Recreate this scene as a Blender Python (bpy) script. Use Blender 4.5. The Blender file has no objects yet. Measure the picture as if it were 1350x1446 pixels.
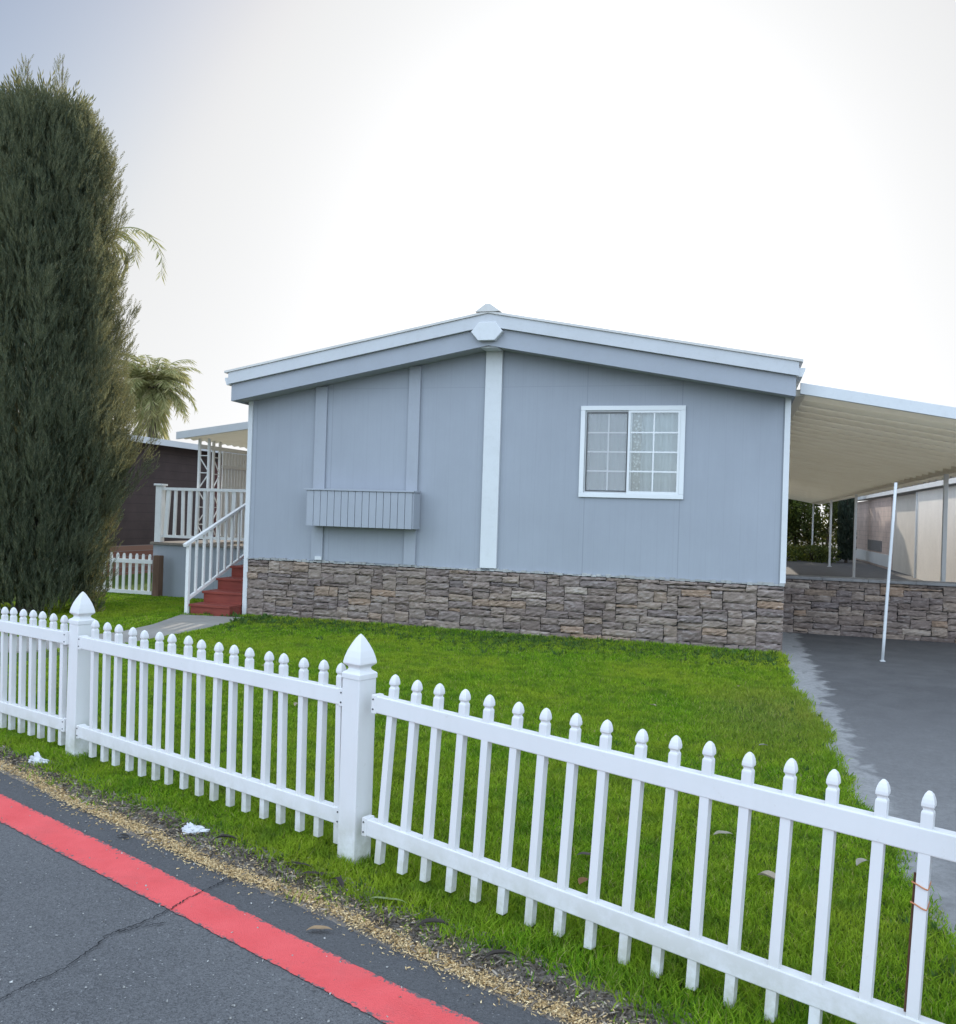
import bpy, math, random
import numpy as np
random.seed(7)
rng = np.random.default_rng(7)
scene = bpy.context.scene
COL = scene.collection
PI = math.pi

# ------------------------------------------------------------------ helpers
def new_mesh(name, V, polys):
    """V (N,3); polys: list of int arrays, each (M,k)"""
    me = bpy.data.meshes.new(name)
    V = np.asarray(V, np.float32)
    me.vertices.add(len(V)); me.vertices.foreach_set('co', V.ravel())
    tot = [np.full(len(p), p.shape[1], np.int32) for p in polys]
    tot = np.concatenate(tot); idx = np.concatenate([p.ravel() for p in polys]).astype(np.int32)
    start = np.concatenate([[0], np.cumsum(tot)[:-1]]).astype(np.int32)
    me.loops.add(len(idx)); me.loops.foreach_set('vertex_index', idx)
    me.polygons.add(len(tot)); me.polygons.foreach_set('loop_start', start)
    me.update(calc_edges=True); me.validate()
    return me

class MB:
    """collects geometry in world coordinates for ONE mesh object"""
    def __init__(s): s.v = []; s.f = []; s.n = 0
    def add(s, verts, faces):
        verts = [tuple(map(float, v)) for v in verts]
        s.v += verts; s.f += [tuple(i + s.n for i in f) for f in faces]; s.n += len(verts)
        return s
    def hexa(s, c):            # 8 corners: bottom 4 ccw, top 4 ccw
        return s.add(c, [(3,2,1,0),(4,5,6,7),(0,1,5,4),(1,2,6,5),(2,3,7,6),(3,0,4,7)])
    def box(s, x0, x1, y0, y1, z0, z1):
        return s.hexa([(x0,y0,z0),(x1,y0,z0),(x1,y1,z0),(x0,y1,z0),(x0,y0,z1),(x1,y0,z1),(x1,y1,z1),(x0,y1,z1)])
    def bar(s, a, b, w, h, up=(0,0,1)):      # box beam from a to b, width w (side), height h (along up)
        a = np.array(a, float); b = np.array(b, float); d = b - a; d /= np.linalg.norm(d)
        up = np.array(up, float); sd = np.cross(d, up); sd /= np.linalg.norm(sd); u = np.cross(sd, d)
        c = []
        for p in (a, b):
            c.append([p - sd*w/2 - u*h/2, p + sd*w/2 - u*h/2, p + sd*w/2 + u*h/2, p - sd*w/2 + u*h/2])
        return s.add(c[0] + c[1], [(0,1,2,3),(7,6,5,4),(0,4,5,1),(1,5,6,2),(2,6,7,3),(3,7,4,0)])
    def tube(s, pts, rad, n=8, caps=True):
        pts = [np.array(p, float) for p in pts]
        if not hasattr(rad, '__len__'): rad = [rad]*len(pts)
        vs = []
        for i, p in enumerate(pts):
            d = pts[min(i+1, len(pts)-1)] - pts[max(i-1, 0)]; d /= np.linalg.norm(d) + 1e-9
            ref = np.array([0,0,1.]) if abs(d[2]) < .9 else np.array([1.,0,0])
            a = np.cross(d, ref); a /= np.linalg.norm(a); b = np.cross(d, a)
            for k in range(n):
                t = 2*PI*k/n; vs.append(p + rad[i]*(a*math.cos(t) + b*math.sin(t)))
        fs = []
        for i in range(len(pts)-1):
            for k in range(n):
                fs.append((i*n+k, i*n+(k+1) % n, (i+1)*n+(k+1) % n, (i+1)*n+k))
        if caps:
            fs.append(tuple(range(n))[::-1]); fs.append(tuple((len(pts)-1)*n + k for k in range(n)))
        return s.add(vs, fs)
    def sqlathe(s, prof, origin, ang, lean=(0,0)):   # square-section profile [(half, z)], turned by ang
        L = prof[-1][1]; vs = []; fs = []
        ca, sa = math.cos(ang), math.sin(ang)
        for h, z in prof:
            for sx, sy in ((-1,-1),(1,-1),(1,1),(-1,1)):
                x, y = sx*h, sy*h
                vs.append((origin[0] + ca*x - sa*y + lean[0]*z/L, origin[1] + sa*x + ca*y + lean[1]*z/L, origin[2] + z))
        for i in range(len(prof)-1):
            for k in range(4):
                fs.append((i*4+k, i*4+(k+1) % 4, (i+1)*4+(k+1) % 4, (i+1)*4+k))
        fs.append((3,2,1,0)); m = (len(prof)-1)*4; fs.append((m, m+1, m+2, m+3))
        return s.add(vs, fs)
    def prism(s, poly, y0, y1):              # polygon in (x, z) pushed from y0 to y1
        n = len(poly)
        vs = [(x, y0, z) for x, z in poly] + [(x, y1, z) for x, z in poly]
        fs = [tuple(range(n)), tuple(range(2*n-1, n-1, -1))]
        for k in range(n): fs.append((k, n+k, n+(k+1) % n, (k+1) % n))
        return s.add(vs, fs)
    def slab(s, poly, z0, z1):               # polygon in (x, y) between z0 and z1
        n = len(poly)
        vs = [(x, y, z0) for x, y in poly] + [(x, y, z1) for x, y in poly]
        fs = [tuple(range(n))[::-1], tuple(range(n, 2*n))]
        for k in range(n): fs.append((k, (k+1) % n, n+(k+1) % n, n+k))
        return s.add(vs, fs)

def origin_of(o):
    p = np.zeros(3)
    while o is not None:
        p += np.array(o.location); o = o.parent
    return p

def props(o, label=None, cat=None, group=None, kind=None):
    if label: o['label'] = label
    if cat: o['category'] = cat
    if group: o['group'] = group
    if kind: o['kind'] = kind
    return o

def link(name, me, mat, parent=None, base=(0,0,0), smooth=False, bevel=0, fixn=True):
    o = bpy.data.objects.new(name, me); COL.objects.link(o)
    me.materials.append(mat)
    if parent is not None:
        o.parent = parent
    else:
        o.location = base
    if smooth:
        me.polygons.foreach_set('use_smooth', np.ones(len(me.polygons), bool))
    if bevel:
        b = o.modifiers.new('Bevel', 'BEVEL'); b.width = bevel; b.segments = 2; b.limit_method = 'ANGLE'; b.angle_limit = math.radians(35)
        b.harden_normals = False
    return o

import bmesh
def obj(name, mb, mat, parent=None, base=(0,0,0), smooth=False, bevel=0, weld=False):
    off = origin_of(parent) if parent is not None else np.array(base, float)
    me = bpy.data.meshes.new(name)
    me.from_pydata([tuple(np.array(v) - off) for v in mb.v], [], mb.f)
    bm = bmesh.new(); bm.from_mesh(me)
    if weld: bmesh.ops.remove_doubles(bm, verts=bm.verts, dist=1e-5)
    bmesh.ops.recalc_face_normals(bm, faces=bm.faces); bm.to_mesh(me); bm.free()
    return link(name, me, mat, parent, base, smooth, bevel)

def npobj(name, V, polys, mat, parent=None, base=(0,0,0), smooth=False):
    off = origin_of(parent) if parent is not None else np.array(base, float)
    return link(name, new_mesh(name, np.asarray(V) - off, polys), mat, parent, base, smooth)

def thing(name, label, cat, loc=(0,0,0), group=None):
    o = bpy.data.objects.new(name, None); COL.objects.link(o); o.location = loc
    o.empty_display_size = .2
    return props(o, label, cat, group)

def rotmats(axis_dir, spin):
    """matrices whose z column is axis_dir, spun about it"""
    z = axis_dir/np.linalg.norm(axis_dir, axis=1, keepdims=True)
    ref = np.where(np.abs(z[:, 2:3]) < .9, np.array([[0,0,1.]]), np.array([[1.,0,0]]))
    x = np.cross(ref, z); x /= np.linalg.norm(x, axis=1, keepdims=True); y = np.cross(z, x)
    c, s_ = np.cos(spin)[:, None], np.sin(spin)[:, None]
    X = c*x + s_*y; Y = -s_*x + c*y
    return np.stack([X, Y, z], axis=2)

def inst(tv, tf, pos, rot, scale):
    """copies of a small template inside one mesh"""
    tv = np.asarray(tv, float); tf = np.asarray(tf, int); n = len(pos)
    sc = np.asarray(scale, float)
    if sc.ndim == 1: sc = np.repeat(sc[:, None], 3, 1)
    V = np.einsum('nij,nkj->nki', rot, tv[None]*sc[:, None, :]) + pos[:, None, :]
    F = tf[None] + (np.arange(n)*len(tv))[:, None, None]
    return V.reshape(-1, 3), F.reshape(-1, tf.shape[1])

def merge(parts):
    Vs = []; Fs = {}; n = 0
    for V, F in parts:
        Vs.append(V); Fs.setdefault(F.shape[1], []).append(F + n); n += len(V)
    return np.concatenate(Vs), [np.concatenate(f) for f in Fs.values()]

# ------------------------------------------------------------------ materials
class NT:
    def __init__(s, name):
        s.m = bpy.data.materials.new(name); s.m.use_nodes = True
        s.t = s.m.node_tree; s.t.nodes.clear()
        s.out = s.t.nodes.new('ShaderNodeOutputMaterial')
    def n(s, typ, **kw):
        nd = s.t.nodes.new(typ)
        for k, v in kw.items():
            if k.startswith('i_'): nd.inputs[k[2:].replace('_', ' ')].default_value = v
            else: setattr(nd, k, v)
        return nd
    def l(s, a, b): s.t.links.new(a, b)
    def pos(s): return s.n('ShaderNodeNewGeometry').outputs['Position']
    def obj(s): return s.n('ShaderNodeTexCoord').outputs['Object']
    def noise(s, scale, detail=4, rough=.6, vec=None, dist=0):
        nd = s.n('ShaderNodeTexNoise'); nd.inputs['Scale'].default_value = scale; nd.inputs['Detail'].default_value = detail
        nd.inputs['Roughness'].default_value = rough; nd.inputs['Distortion'].default_value = dist
        s.l(vec if vec is not None else s.pos(), nd.inputs['Vector']); return nd.outputs['Fac']
    def ramp(s, fac, stops, interp='LINEAR'):
        r = s.n('ShaderNodeValToRGB'); r.color_ramp.interpolation = interp
        e = r.color_ramp.elements
        while len(e) < len(stops): e.new(.5)
        for el, (p, c) in zip(e, stops):
            el.position = p; el.color = (c[0], c[1], c[2], 1) if hasattr(c, '__len__') else (c, c, c, 1)
        s.l(fac, r.inputs['Fac']); return r.outputs['Color']
    def mix(s, fac, a, b, mode='MIX'):
        m = s.n('ShaderNodeMix', data_type='RGBA', blend_type=mode)
        for sock, v in ((0, fac), (6, a), (7, b)):
            if hasattr(v, 'is_linked') or isinstance(v, bpy.types.NodeSocket): s.l(v, m.inputs[sock])
            else: m.inputs[sock].default_value = v if sock == 0 else (v[0], v[1], v[2], 1)
        return m.outputs[2]
    def math(s, op, a, b=None, c=None, clamp=False):
        m = s.n('ShaderNodeMath', operation=op, use_clamp=clamp)
        for i, v in enumerate((a, b, c)):
            if v is None: continue
            if isinstance(v, bpy.types.NodeSocket): s.l(v, m.inputs[i])
            else: m.inputs[i].default_value = v
        return m.outputs[0]
    def sep(s, vec):
        x = s.n('ShaderNodeSeparateXYZ'); s.l(vec, x.inputs[0]); return x.outputs
    def bump(s, h, strength=.3, dist=.01, normal=None):
        b = s.n('ShaderNodeBump'); b.inputs['Strength'].default_value = strength; b.inputs['Distance'].default_value = dist
        s.l(h, b.inputs['Height'])
        if normal is not None: s.l(normal, b.inputs['Normal'])
        return b.outputs['Normal']
    def stretch(s, sx, sy, sz, vec=None):
        m = s.n('ShaderNodeMapping'); m.inputs['Scale'].default_value = (sx, sy, sz)
        s.l(vec if vec is not None else s.pos(), m.inputs['Vector']); return m.outputs[0]
    def finish(s, col, rough=.6, normal=None, spec=.3, metallic=0):
        p = s.n('ShaderNodeBsdfPrincipled')
        for nm, v in (('Base Color', col), ('Roughness', rough)):
            if isinstance(v, bpy.types.NodeSocket): s.l(v, p.inputs[nm])
            else: p.inputs[nm].default_value = v if nm == 'Roughness' else (v[0], v[1], v[2], 1)
        p.inputs['Specular IOR Level'].default_value = spec; p.inputs['Metallic'].default_value = metallic
        if normal is not None: s.l(normal, p.inputs['Normal'])
        s.l(p.outputs[0], s.out.inputs['Surface']); return s.m
    def leaf(s, col, trans=.4, tcol=None, rough=.55):
        d = s.n('ShaderNodeBsdfPrincipled'); d.inputs['Roughness'].default_value = rough; d.inputs['Specular IOR Level'].default_value = .10
        t = s.n('ShaderNodeBsdfTranslucent'); mx = s.n('ShaderNodeMixShader'); mx.inputs[0].default_value = trans
        s.l(col, d.inputs['Base Color']); s.l(tcol if tcol is not None else col, t.inputs['Color'])
        s.l(d.outputs[0], mx.inputs[1]); s.l(t.outputs[0], mx.inputs[2]); s.l(mx.outputs[0], s.out.inputs['Surface']); return s.m
    def island(s): return s.n('ShaderNodeNewGeometry').outputs['Random Per Island']

def paint(name, col, rough=.5, var=.08, dirt=.0, dirt_col=(.25,.24,.18), grain=0, bump=.05, spec=.35):
    t = NT(name)
    a = t.noise(1.3, 5); b = t.noise(14, 5, .7)
    c = t.mix(t.ramp(a, [(.3, 0), (.7, 1)]), [x*(1-var) for x in col], [min(1, x*(1+var*.6)) for x in col])
    if dirt: c = t.mix(t.math('MULTIPLY', t.ramp(b, [(.5, 0), (.8, 1)]), dirt), c, dirt_col)
    h = t.noise(60, 3, vec=t.stretch(1, 1, .08)) if grain else t.noise(90, 3)
    return t.finish(c, rough, t.bump(h, bump, .01), spec)

def m_vinyl():
    t = NT('white_vinyl')
    z = t.sep(t.pos())[2]
    n1 = t.noise(9, 6, .7); n2 = t.noise(2.2, 3)
    c = t.mix(t.ramp(n2, [(.3, 0), (.7, 1)]), (.72,.715,.71), (.76,.755,.75))
    low = t.math('MULTIPLY', t.ramp(z, [(.02, 1), (.26, .0)]), t.ramp(n1, [(.36, 0), (.58, 1)]))
    c = t.mix(t.math('MULTIPLY', low, .75), c, (.38,.37,.27))
    sp = t.math('MULTIPLY', t.ramp(t.noise(30, 5, .8), [(.62, 0), (.72, 1)]), .3)
    c = t.mix(sp, c, (.5,.47,.4))
    c = t.mix(t.math('MULTIPLY', t.ramp(t.noise(3.5, 5, .7, vec=t.stretch(1, 1, .3)), [(.5, 0), (.75, 1)]), .22), c, (.56,.55,.49))
    return t.finish(c, .42, t.bump(t.noise(120, 2), .04, .004), .4)

def m_siding(name, col, x0=0., along=0):
    t = NT(name)
    xyz = t.sep(t.pos()); X = xyz[along]; Z = xyz[2]
    g = t.math('PINGPONG', t.math('ADD', X, 50.0-x0), .1015)      # 0 at each groove
    g = t.ramp(t.math('MULTIPLY', g, 10), [(.015, 1), (.05, 0)])
    s4 = t.math('PINGPONG', t.math('ADD', X, 48.8-x0), .61)
    s4 = t.ramp(t.math('MULTIPLY', s4, 10), [(.03, 1), (.08, 0)])
    hz = t.ramp(t.math('MULTIPLY', t.math('ABSOLUTE', t.math('SUBTRACT', Z, 3.335)), 10), [(.02, 1), (.06, 0)])
    n1 = t.noise(1.1, 5); grain = t.noise(34, 5, .7, vec=t.stretch(1, 1, .045))
    c = t.mix(t.ramp(n1, [(.3, 0), (.72, 1)]), [x*.955 for x in col], [x*1.045 for x in col])
    c = t.mix(t.math('MULTIPLY', t.ramp(grain, [(.35, 1), (.6, 0)]), .10), c, [x*.7 for x in col])
    streak = t.noise(5, 4, .6, vec=t.stretch(1, 1, .12))
    c = t.mix(t.math('MULTIPLY', t.ramp(streak, [(.55, 0), (.8, 1)]), .16), c, [x*1.18 for x in col])
    line = t.math('MAXIMUM', t.math('MULTIPLY', g, .09), t.math('MAXIMUM', t.math('MULTIPLY', s4, .32), t.math('MULTIPLY', hz, .22)))
    c = t.mix(line, c, [x*.45 for x in col])
    h = t.math('SUBTRACT', t.math('MULTIPLY', grain, .25), line)
    return t.finish(c, .62, t.bump(h, .35, .006), .25)

def m_stone():
    t = NT('ledge_stone')
    r = t.island()
    c = t.ramp(r, [(0, (.165,.125,.108)), (.16, (.23,.175,.146)), (.30, (.31,.245,.20)), (.42, (.20,.155,.14)), (.55, (.26,.20,.17)), (.66, (.33,.255,.20)),
                   (.76, (.21,.17,.16)), (.88, (.30,.225,.17)), (.96, (.35,.235,.16)), (1, (.42,.36,.31))])
    vec = t.stretch(1, 1, 3.2)
    n1 = t.noise(9, 7, .68, vec=vec); n2 = t.noise(38, 6, .75)
    c = t.mix(t.math('MULTIPLY', t.ramp(n1, [(.35, 1), (.56, 0)]), .42), c, (.09,.075,.07))
    c = t.mix(t.math('MULTIPLY', t.ramp(n1, [(.52, 0), (.74, 1)]), .6), c, (.46,.42,.40))
    c = t.mix(t.math('MULTIPLY', t.ramp(n2, [(.58, 0), (.78, 1)]), .25), c, (.36,.30,.24))
    h = t.math('ADD', n1, t.math('MULTIPLY', n2, .5))
    return t.finish(c, .85, t.bump(h, .5, .016), .2)

def m_asphalt():
    t = NT('asphalt')
    p = t.pos()
    v = t.n('ShaderNodeTexVoronoi'); v.inputs['Scale'].default_value = 190; t.l(p, v.inputs['Vector'])
    v2 = t.n('ShaderNodeTexVoronoi'); v2.inputs['Scale'].default_value = 60; t.l(p, v2.inputs['Vector'])
    n1 = t.noise(.9, 5, .6); n2 = t.noise(6, 5, .7); n3 = t.noise(240, 2)
    c = t.mix(t.ramp(n1, [(.32, 0), (.68, 1)]), (.100,.100,.102), (.140,.139,.139))
    c = t.mix(t.math('MULTIPLY', t.ramp(n2, [(.45, 0), (.7, 1)]), .3), c, (.135,.135,.137))
    gr = t.sep(v.outputs['Color'])[0]
    c = t.mix(t.math('MULTIPLY', t.ramp(gr, [(.55, 0), (.95, 1)]), .45), c, (.19,.19,.195))
    c = t.mix(t.math('MULTIPLY', t.ramp(gr, [(.05, 1), (.4, 0)]), .5), c, (.035,.036,.04))
    g2 = t.sep(v2.outputs['Color'])[1]
    near = t.ramp(v2.outputs['Distance'], [(.12, 1), (.22, 0)])
    c = t.mix(t.math('MULTIPLY', t.math('MULTIPLY', t.ramp(g2, [(.80, 0), (.86, 1)]), near), .6), c, (.42,.42,.41))
    # the newer, darker strip along the verge (t > 2.2)
    xyz = t.sep(p)
    tt = t.math('ADD', t.math('MULTIPLY', xyz[0], .355), t.math('MULTIPLY', xyz[1], .935))
    c = t.mix(t.math('MULTIPLY', t.ramp(t.math('SUBTRACT', tt, 1.5), [(.66, 0), (.70, 1)]), .45), c, (.055,.055,.058))
    h = t.math('ADD', v.outputs['Distance'], t.math('MULTIPLY', n3, .6))
    return t.finish(c, .82, t.bump(h, .55, .006), .3)

def m_redpaint():
    t = NT('red_kerb_paint')
    n1 = t.noise(5, 5, .65); n2 = t.noise(150, 3, .7)
    v = t.n('ShaderNodeTexVoronoi'); v.inputs['Scale'].default_value = 190; t.l(t.pos(), v.inputs['Vector'])
    c = t.mix(t.ramp(n1, [(.3, 0), (.7, 1)]), (.70,.085,.085), (.78,.115,.115))
    c = t.mix(t.math('MULTIPLY', t.ramp(n2, [(.62, 0), (.74, 1)]), .45), c, (.34,.05,.06))
    c = t.mix(t.math('MULTIPLY', t.ramp(t.noise(45, 5, .8), [(.64, 0), (.72, 1)]), .7), c, (.13,.10,.105))
    xyz = t.sep(t.pos()); tt = t.math('ADD', t.math('MULTIPLY', xyz[0], .355), t.math('MULTIPLY', xyz[1], .935))
    ed = t.math('MINIMUM', t.math('SUBTRACT', tt, 2.008), t.math('SUBTRACT', 2.197, tt))
    wear = t.math('SUBTRACT', t.noise(38, 6, .8), t.math('MULTIPLY', ed, 5.0))
    c = t.mix(t.ramp(wear, [(.46, 0), (.52, 1)]), c, (.12,.115,.117))
    c = t.mix(t.math('MULTIPLY', t.ramp(t.noise(2.6, 6, .7), [(.5, 0), (.75, 1)]), .28), c, (.36,.10,.10))
    return t.finish(c, .7, t.bump(v.outputs['Distance'], .5, .005), .3)

def m_soil():
    t = NT('verge_soil')
    n1 = t.noise(4, 6, .7); n2 = t.noise(60, 6, .75)
    c = t.mix(t.ramp(n1, [(.3, 0), (.7, 1)]), (.16,.14,.12), (.31,.275,.24))
    c = t.mix(t.math('MULTIPLY', t.ramp(n2, [(.5, 0), (.75, 1)]), .5), c, (.27,.235,.19))
    return t.finish(c, .95, t.bump(n2, .9, .02), .1)

def m_lawnsoil():
    t = NT('lawn_thatch')
    n1 = t.noise(1.2, 6, .7); n2 = t.noise(70, 6, .75)
    c = t.mix(t.ramp(n1, [(.3, 0), (.7, 1)]), (.06,.11,.02), (.10,.14,.03))
    c = t.mix(t.math('MULTIPLY', t.ramp(n2, [(.5, 0), (.75, 1)]), .4), c, (.11,.095,.05))
    return t.finish(c, .95, t.bump(n2, .9, .02), .1)

def m_concrete():
    t = NT('drive_concrete')
    p = t.pos(); xyz = t.sep(p)
    n1 = t.noise(1.6, 6, .65); n2 = t.noise(26, 6, .75); n3 = t.noise(3.2, 5, .6, dist=.6)
    c = t.mix(t.ramp(n1, [(.3, 0), (.7, 1)]), (.25,.245,.24), (.34,.335,.325))
    # oil and tyre staining on the driving lane
    x = t.math('ADD', xyz[0], t.math('MULTIPLY', t.math('SUBTRACT', n3, .5), .7))
    m = t.math('MULTIPLY', t.ramp(x, [(.86, 0), (.955, 1)]), t.ramp(t.math('MULTIPLY', t.math('ADD', xyz[1], t.math('MULTIPLY', n1, 2.0)), .1), [(.50, .25), (1.05, 1)]))
    c = t.mix(t.math('MULTIPLY', m, t.ramp(n3, [(.3, .93), (.75, .78)])), c, (.058,.056,.058))
    c = t.mix(t.math('MULTIPLY', t.ramp(n2, [(.38, 1), (.55, 0)]), .35), c, (.11,.105,.10))
    c = t.mix(t.math('MULTIPLY', t.ramp(n2, [(.6, 0), (.8, 1)]), .25), c, (.42,.41,.40))
    n5 = t.noise(120, 4, .8)
    c = t.mix(t.math('MULTIPLY', t.ramp(n5, [(.55, 0), (.75, 1)]), .4), c, (.33,.325,.32))
    c = t.mix(t.math('MULTIPLY', t.ramp(n5, [(.25, 1), (.45, 0)]), .4), c, (.05,.05,.052))
    return t.finish(c, .85, t.bump(n5, .5, .006), .25)

def m_grass(name, lush=1.0):
    t = NT(name)
    r = t.island(); n1 = t.noise(.75, 4, .6); n2 = t.noise(5.5, 4, .7)
    c = t.ramp(r, [(0, (.08,.195,.012)), (.4, (.185,.37,.016)), (.75, (.31,.50,.028)), (.92, (.34,.46,.05)), (.965, (.40,.38,.12)), (1, (.45,.40,.18))])
    c = t.mix(t.math('MULTIPLY', t.ramp(n1, [(.40, 0), (.64, 1)]), .65), c, (.40,.47,.04))
    c = t.mix(t.math('MULTIPLY', t.ramp(n2, [(.32, 1), (.54, 0)]), .6), c, (.06,.15,.02))
    n4 = t.noise(2.6, 5, .75)
    c = t.mix(t.math('MULTIPLY', t.ramp(n4, [(.60, 0), (.72, 1)]), .45), c, (.36,.34,.11))
    xyz = t.sep(t.pos())
    dx = t.math('SUBTRACT', xyz[0], .35); dy = t.math('MULTIPLY', t.math('SUBTRACT', xyz[1], 7.6), .45)
    d = t.math('SQRT', t.math('ADD', t.math('MULTIPLY', dx, dx), t.math('MULTIPLY', dy, dy)))
    c = t.mix(t.math('MULTIPLY', t.ramp(d, [(.15, .6), (.75, 0)]), t.ramp(n2, [(.3, .3), (.7, 1)])), c, (.30,.26,.09))
    return t.leaf(c, .42)

def m_cypress():
    t = NT('cypress_foliage')
    r = t.island(); n1 = t.noise(1.7, 4, .65)
    c = t.ramp(r, [(0, (.042,.066,.050)), (.5, (.085,.118,.085)), (.85, (.14,.165,.11)), (1, (.25,.245,.15))])
    c = t.mix(t.math('MULTIPLY', t.ramp(n1, [(.45, 0), (.7, 1)]), .55), c, (.15,.175,.115))
    tc = t.mix(.5, c, (.55,.48,.16))
    return t.leaf(c, .40, tc, .6)

def m_leafy(name, stops, trans=.4, tcol=(.3,.3,.05)):
    t = NT(name); c = t.ramp(t.island(), stops)
    return t.leaf(c, trans, t.mix(.5, c, tcol))

def m_wood(name, a, b, rough=.7, sc=(1, 1, .1)):
    t = NT(name); n = t.noise(22, 6, .7, vec=t.stretch(*sc)); n2 = t.noise(2, 4)
    c = t.mix(t.ramp(n, [(.3, 0), (.7, 1)]), a, b)
    c = t.mix(t.math('MULTIPLY', t.ramp(n2, [(.4, 0), (.7, 1)]), .35), c, [x*.6 for x in a])
    return t.finish(c, rough, t.bump(n, .3, .008), .25)

def m_lapped(name, col, pitch, along=2):
    """horizontal lapped boards"""
    t = NT(name); z = t.sep(t.pos())[along]
    f = t.math('FRACT', t.math('DIVIDE', t.math('ADD', z, 20.), pitch))
    ln = t.ramp(f, [(.0, 1), (.10, 0)])
    n = t.noise(2.4, 5)
    c = t.mix(t.ramp(n, [(.3, 0), (.7, 1)]), [x*.85 for x in col], [x*1.12 for x in col])
    c = t.mix(t.math('MULTIPLY', ln, .55), c, [x*.35 for x in col])
    return t.finish(c, .65, t.bump(f, .4, .02), .25)

def m_brick():
    t = NT('red_brick'); b = t.n('ShaderNodeTexBrick'); b.inputs['Scale'].default_value = 4.2
    b.inputs['Color1'].default_value = (.24,.10,.07,1); b.inputs['Color2'].default_value = (.31,.17,.12,1); b.inputs['Mortar'].default_value = (.33,.29,.26,1)
    m = t.n('ShaderNodeMapping'); m.inputs['Rotation'].default_value = (PI/2, 0, PI/2); t.l(t.pos(), m.inputs[0]); t.l(m.outputs[0], b.inputs['Vector'])
    return t.finish(b.outputs['Color'], .85)

def m_glass():
    t = NT('window_glass')
    tr = t.n('ShaderNodeBsdfTransparent'); tr.inputs[0].default_value = (.93,.95,.95,1)
    gl = t.n('ShaderNodeBsdfGlossy'); gl.inputs['Roughness'].default_value = .02
    fr = t.n('ShaderNodeFresnel'); fr.inputs['IOR'].default_value = 1.52
    wob = t.noise(1.6, 2); nb = t.bump(wob, .05, .05); t.l(nb, gl.inputs['Normal'])
    mx = t.n('ShaderNodeMixShader'); t.l(t.math('ADD', t.math('MULTIPLY', fr.outputs[0], 1.6), .03, clamp=True), mx.inputs[0])
    t.l(tr.outputs[0], mx.inputs[1]); t.l(gl.outputs[0], mx.inputs[2]); t.l(mx.outputs[0], t.out.inputs['Surface']); return t.m

def m_screen():
    t = NT('insect_screen')
    tr = t.n('ShaderNodeBsdfTransparent'); d = t.n('ShaderNodeBsdfDiffuse'); d.inputs[0].default_value = (.6,.6,.61,1)
    mx = t.n('ShaderNodeMixShader'); mx.inputs[0].default_value = .24
    t.l(tr.outputs[0], mx.inputs[1]); t.l(d.outputs[0], mx.inputs[2]); t.l(mx.outputs[0], t.out.inputs['Surface']); return t.m

def m_curtain():
    t = NT('curtain_cloth'); x = t.sep(t.pos())[0]
    w = t.n('ShaderNodeTexWave'); w.inputs['Scale'].default_value = 5; w.inputs['Distortion'].default_value = 2; t.l(t.pos(), w.inputs['Vector'])
    return t.finish(t.mix(.3, (.44,.50,.53), t.ramp(w.outputs['Fac'], [(0, (.36,.40,.41)), (1, (.55,.58,.58))])), .9)

def m_lace():
    t = NT('lace_trim'); v = t.n('ShaderNodeTexVoronoi'); v.inputs['Scale'].default_value = 26; t.l(t.pos(), v.inputs['Vector'])
    return t.finish(t.ramp(v.outputs['Distance'], [(.25, (.55,.57,.55)), (.5, (.25,.26,.24))]), .9)

VINYL = m_vinyl()
WALL = m_siding('grey_siding', (.335,.356,.394), -1.88)
SIDE = m_siding('grey_siding_flank', (.335,.356,.394), 0, 1)
GREYTRIM = paint('grey_trim', (.352,.372,.410), .55, .06, .12, grain=1)
WINWHITE = paint('window_white', (.74,.75,.75), .4, .04, .05)
WHITE = paint('white_trim', (.66,.67,.675), .45, .05, .12)
WHITEWALL = paint('white_porch', (.84,.83,.80), .5, .05, .15)
ROOFMETAL = paint('roof_metal', (.62,.60,.57), .5, .1, .3, (.35,.30,.25))
SOFFIT = paint('soffit_grey', (.40,.41,.42), .6, .06)
STONE = m_stone()
MORTAR = paint('mortar', (.05,.047,.045), .95, .2)
LEDGE = paint('stone_ledge', (.40,.40,.385), .85, .25, .6, (.14,.14,.14), bump=.4)
ASPHALT = m_asphalt(); RED = m_redpaint(); SOIL = m_soil(); THATCH = m_lawnsoil(); CONC = m_concrete()
GRASS = m_grass('lawn_blades')
CYP = m_cypress()
BARK = m_wood('bark', (.09,.07,.055), (.17,.14,.11), .9)
def m_pan():
    t = NT('pan_roofing')
    c = t.mix(t.ramp(t.noise(1.1, 5), [(.3, 0), (.7, 1)]), (.78,.75,.68), (.84,.82,.76))
    tc = t.mix(.5, c, (.86,.77,.60))
    return t.leaf(c, .42, tc, .5)
CREAM = m_pan()
STEPRED = m_wood('red_step_paint', (.20,.045,.034), (.29,.068,.048), .55, (.15, 1, 1))
GLASS = m_glass(); SCREEN = m_screen(); CURTAIN = m_curtain(); LACE = m_lace()
DARK = paint('dark_interior', (.05,.05,.055), .8)
DKMETAL = paint('dark_metal', (.08,.08,.08), .4)

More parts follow.
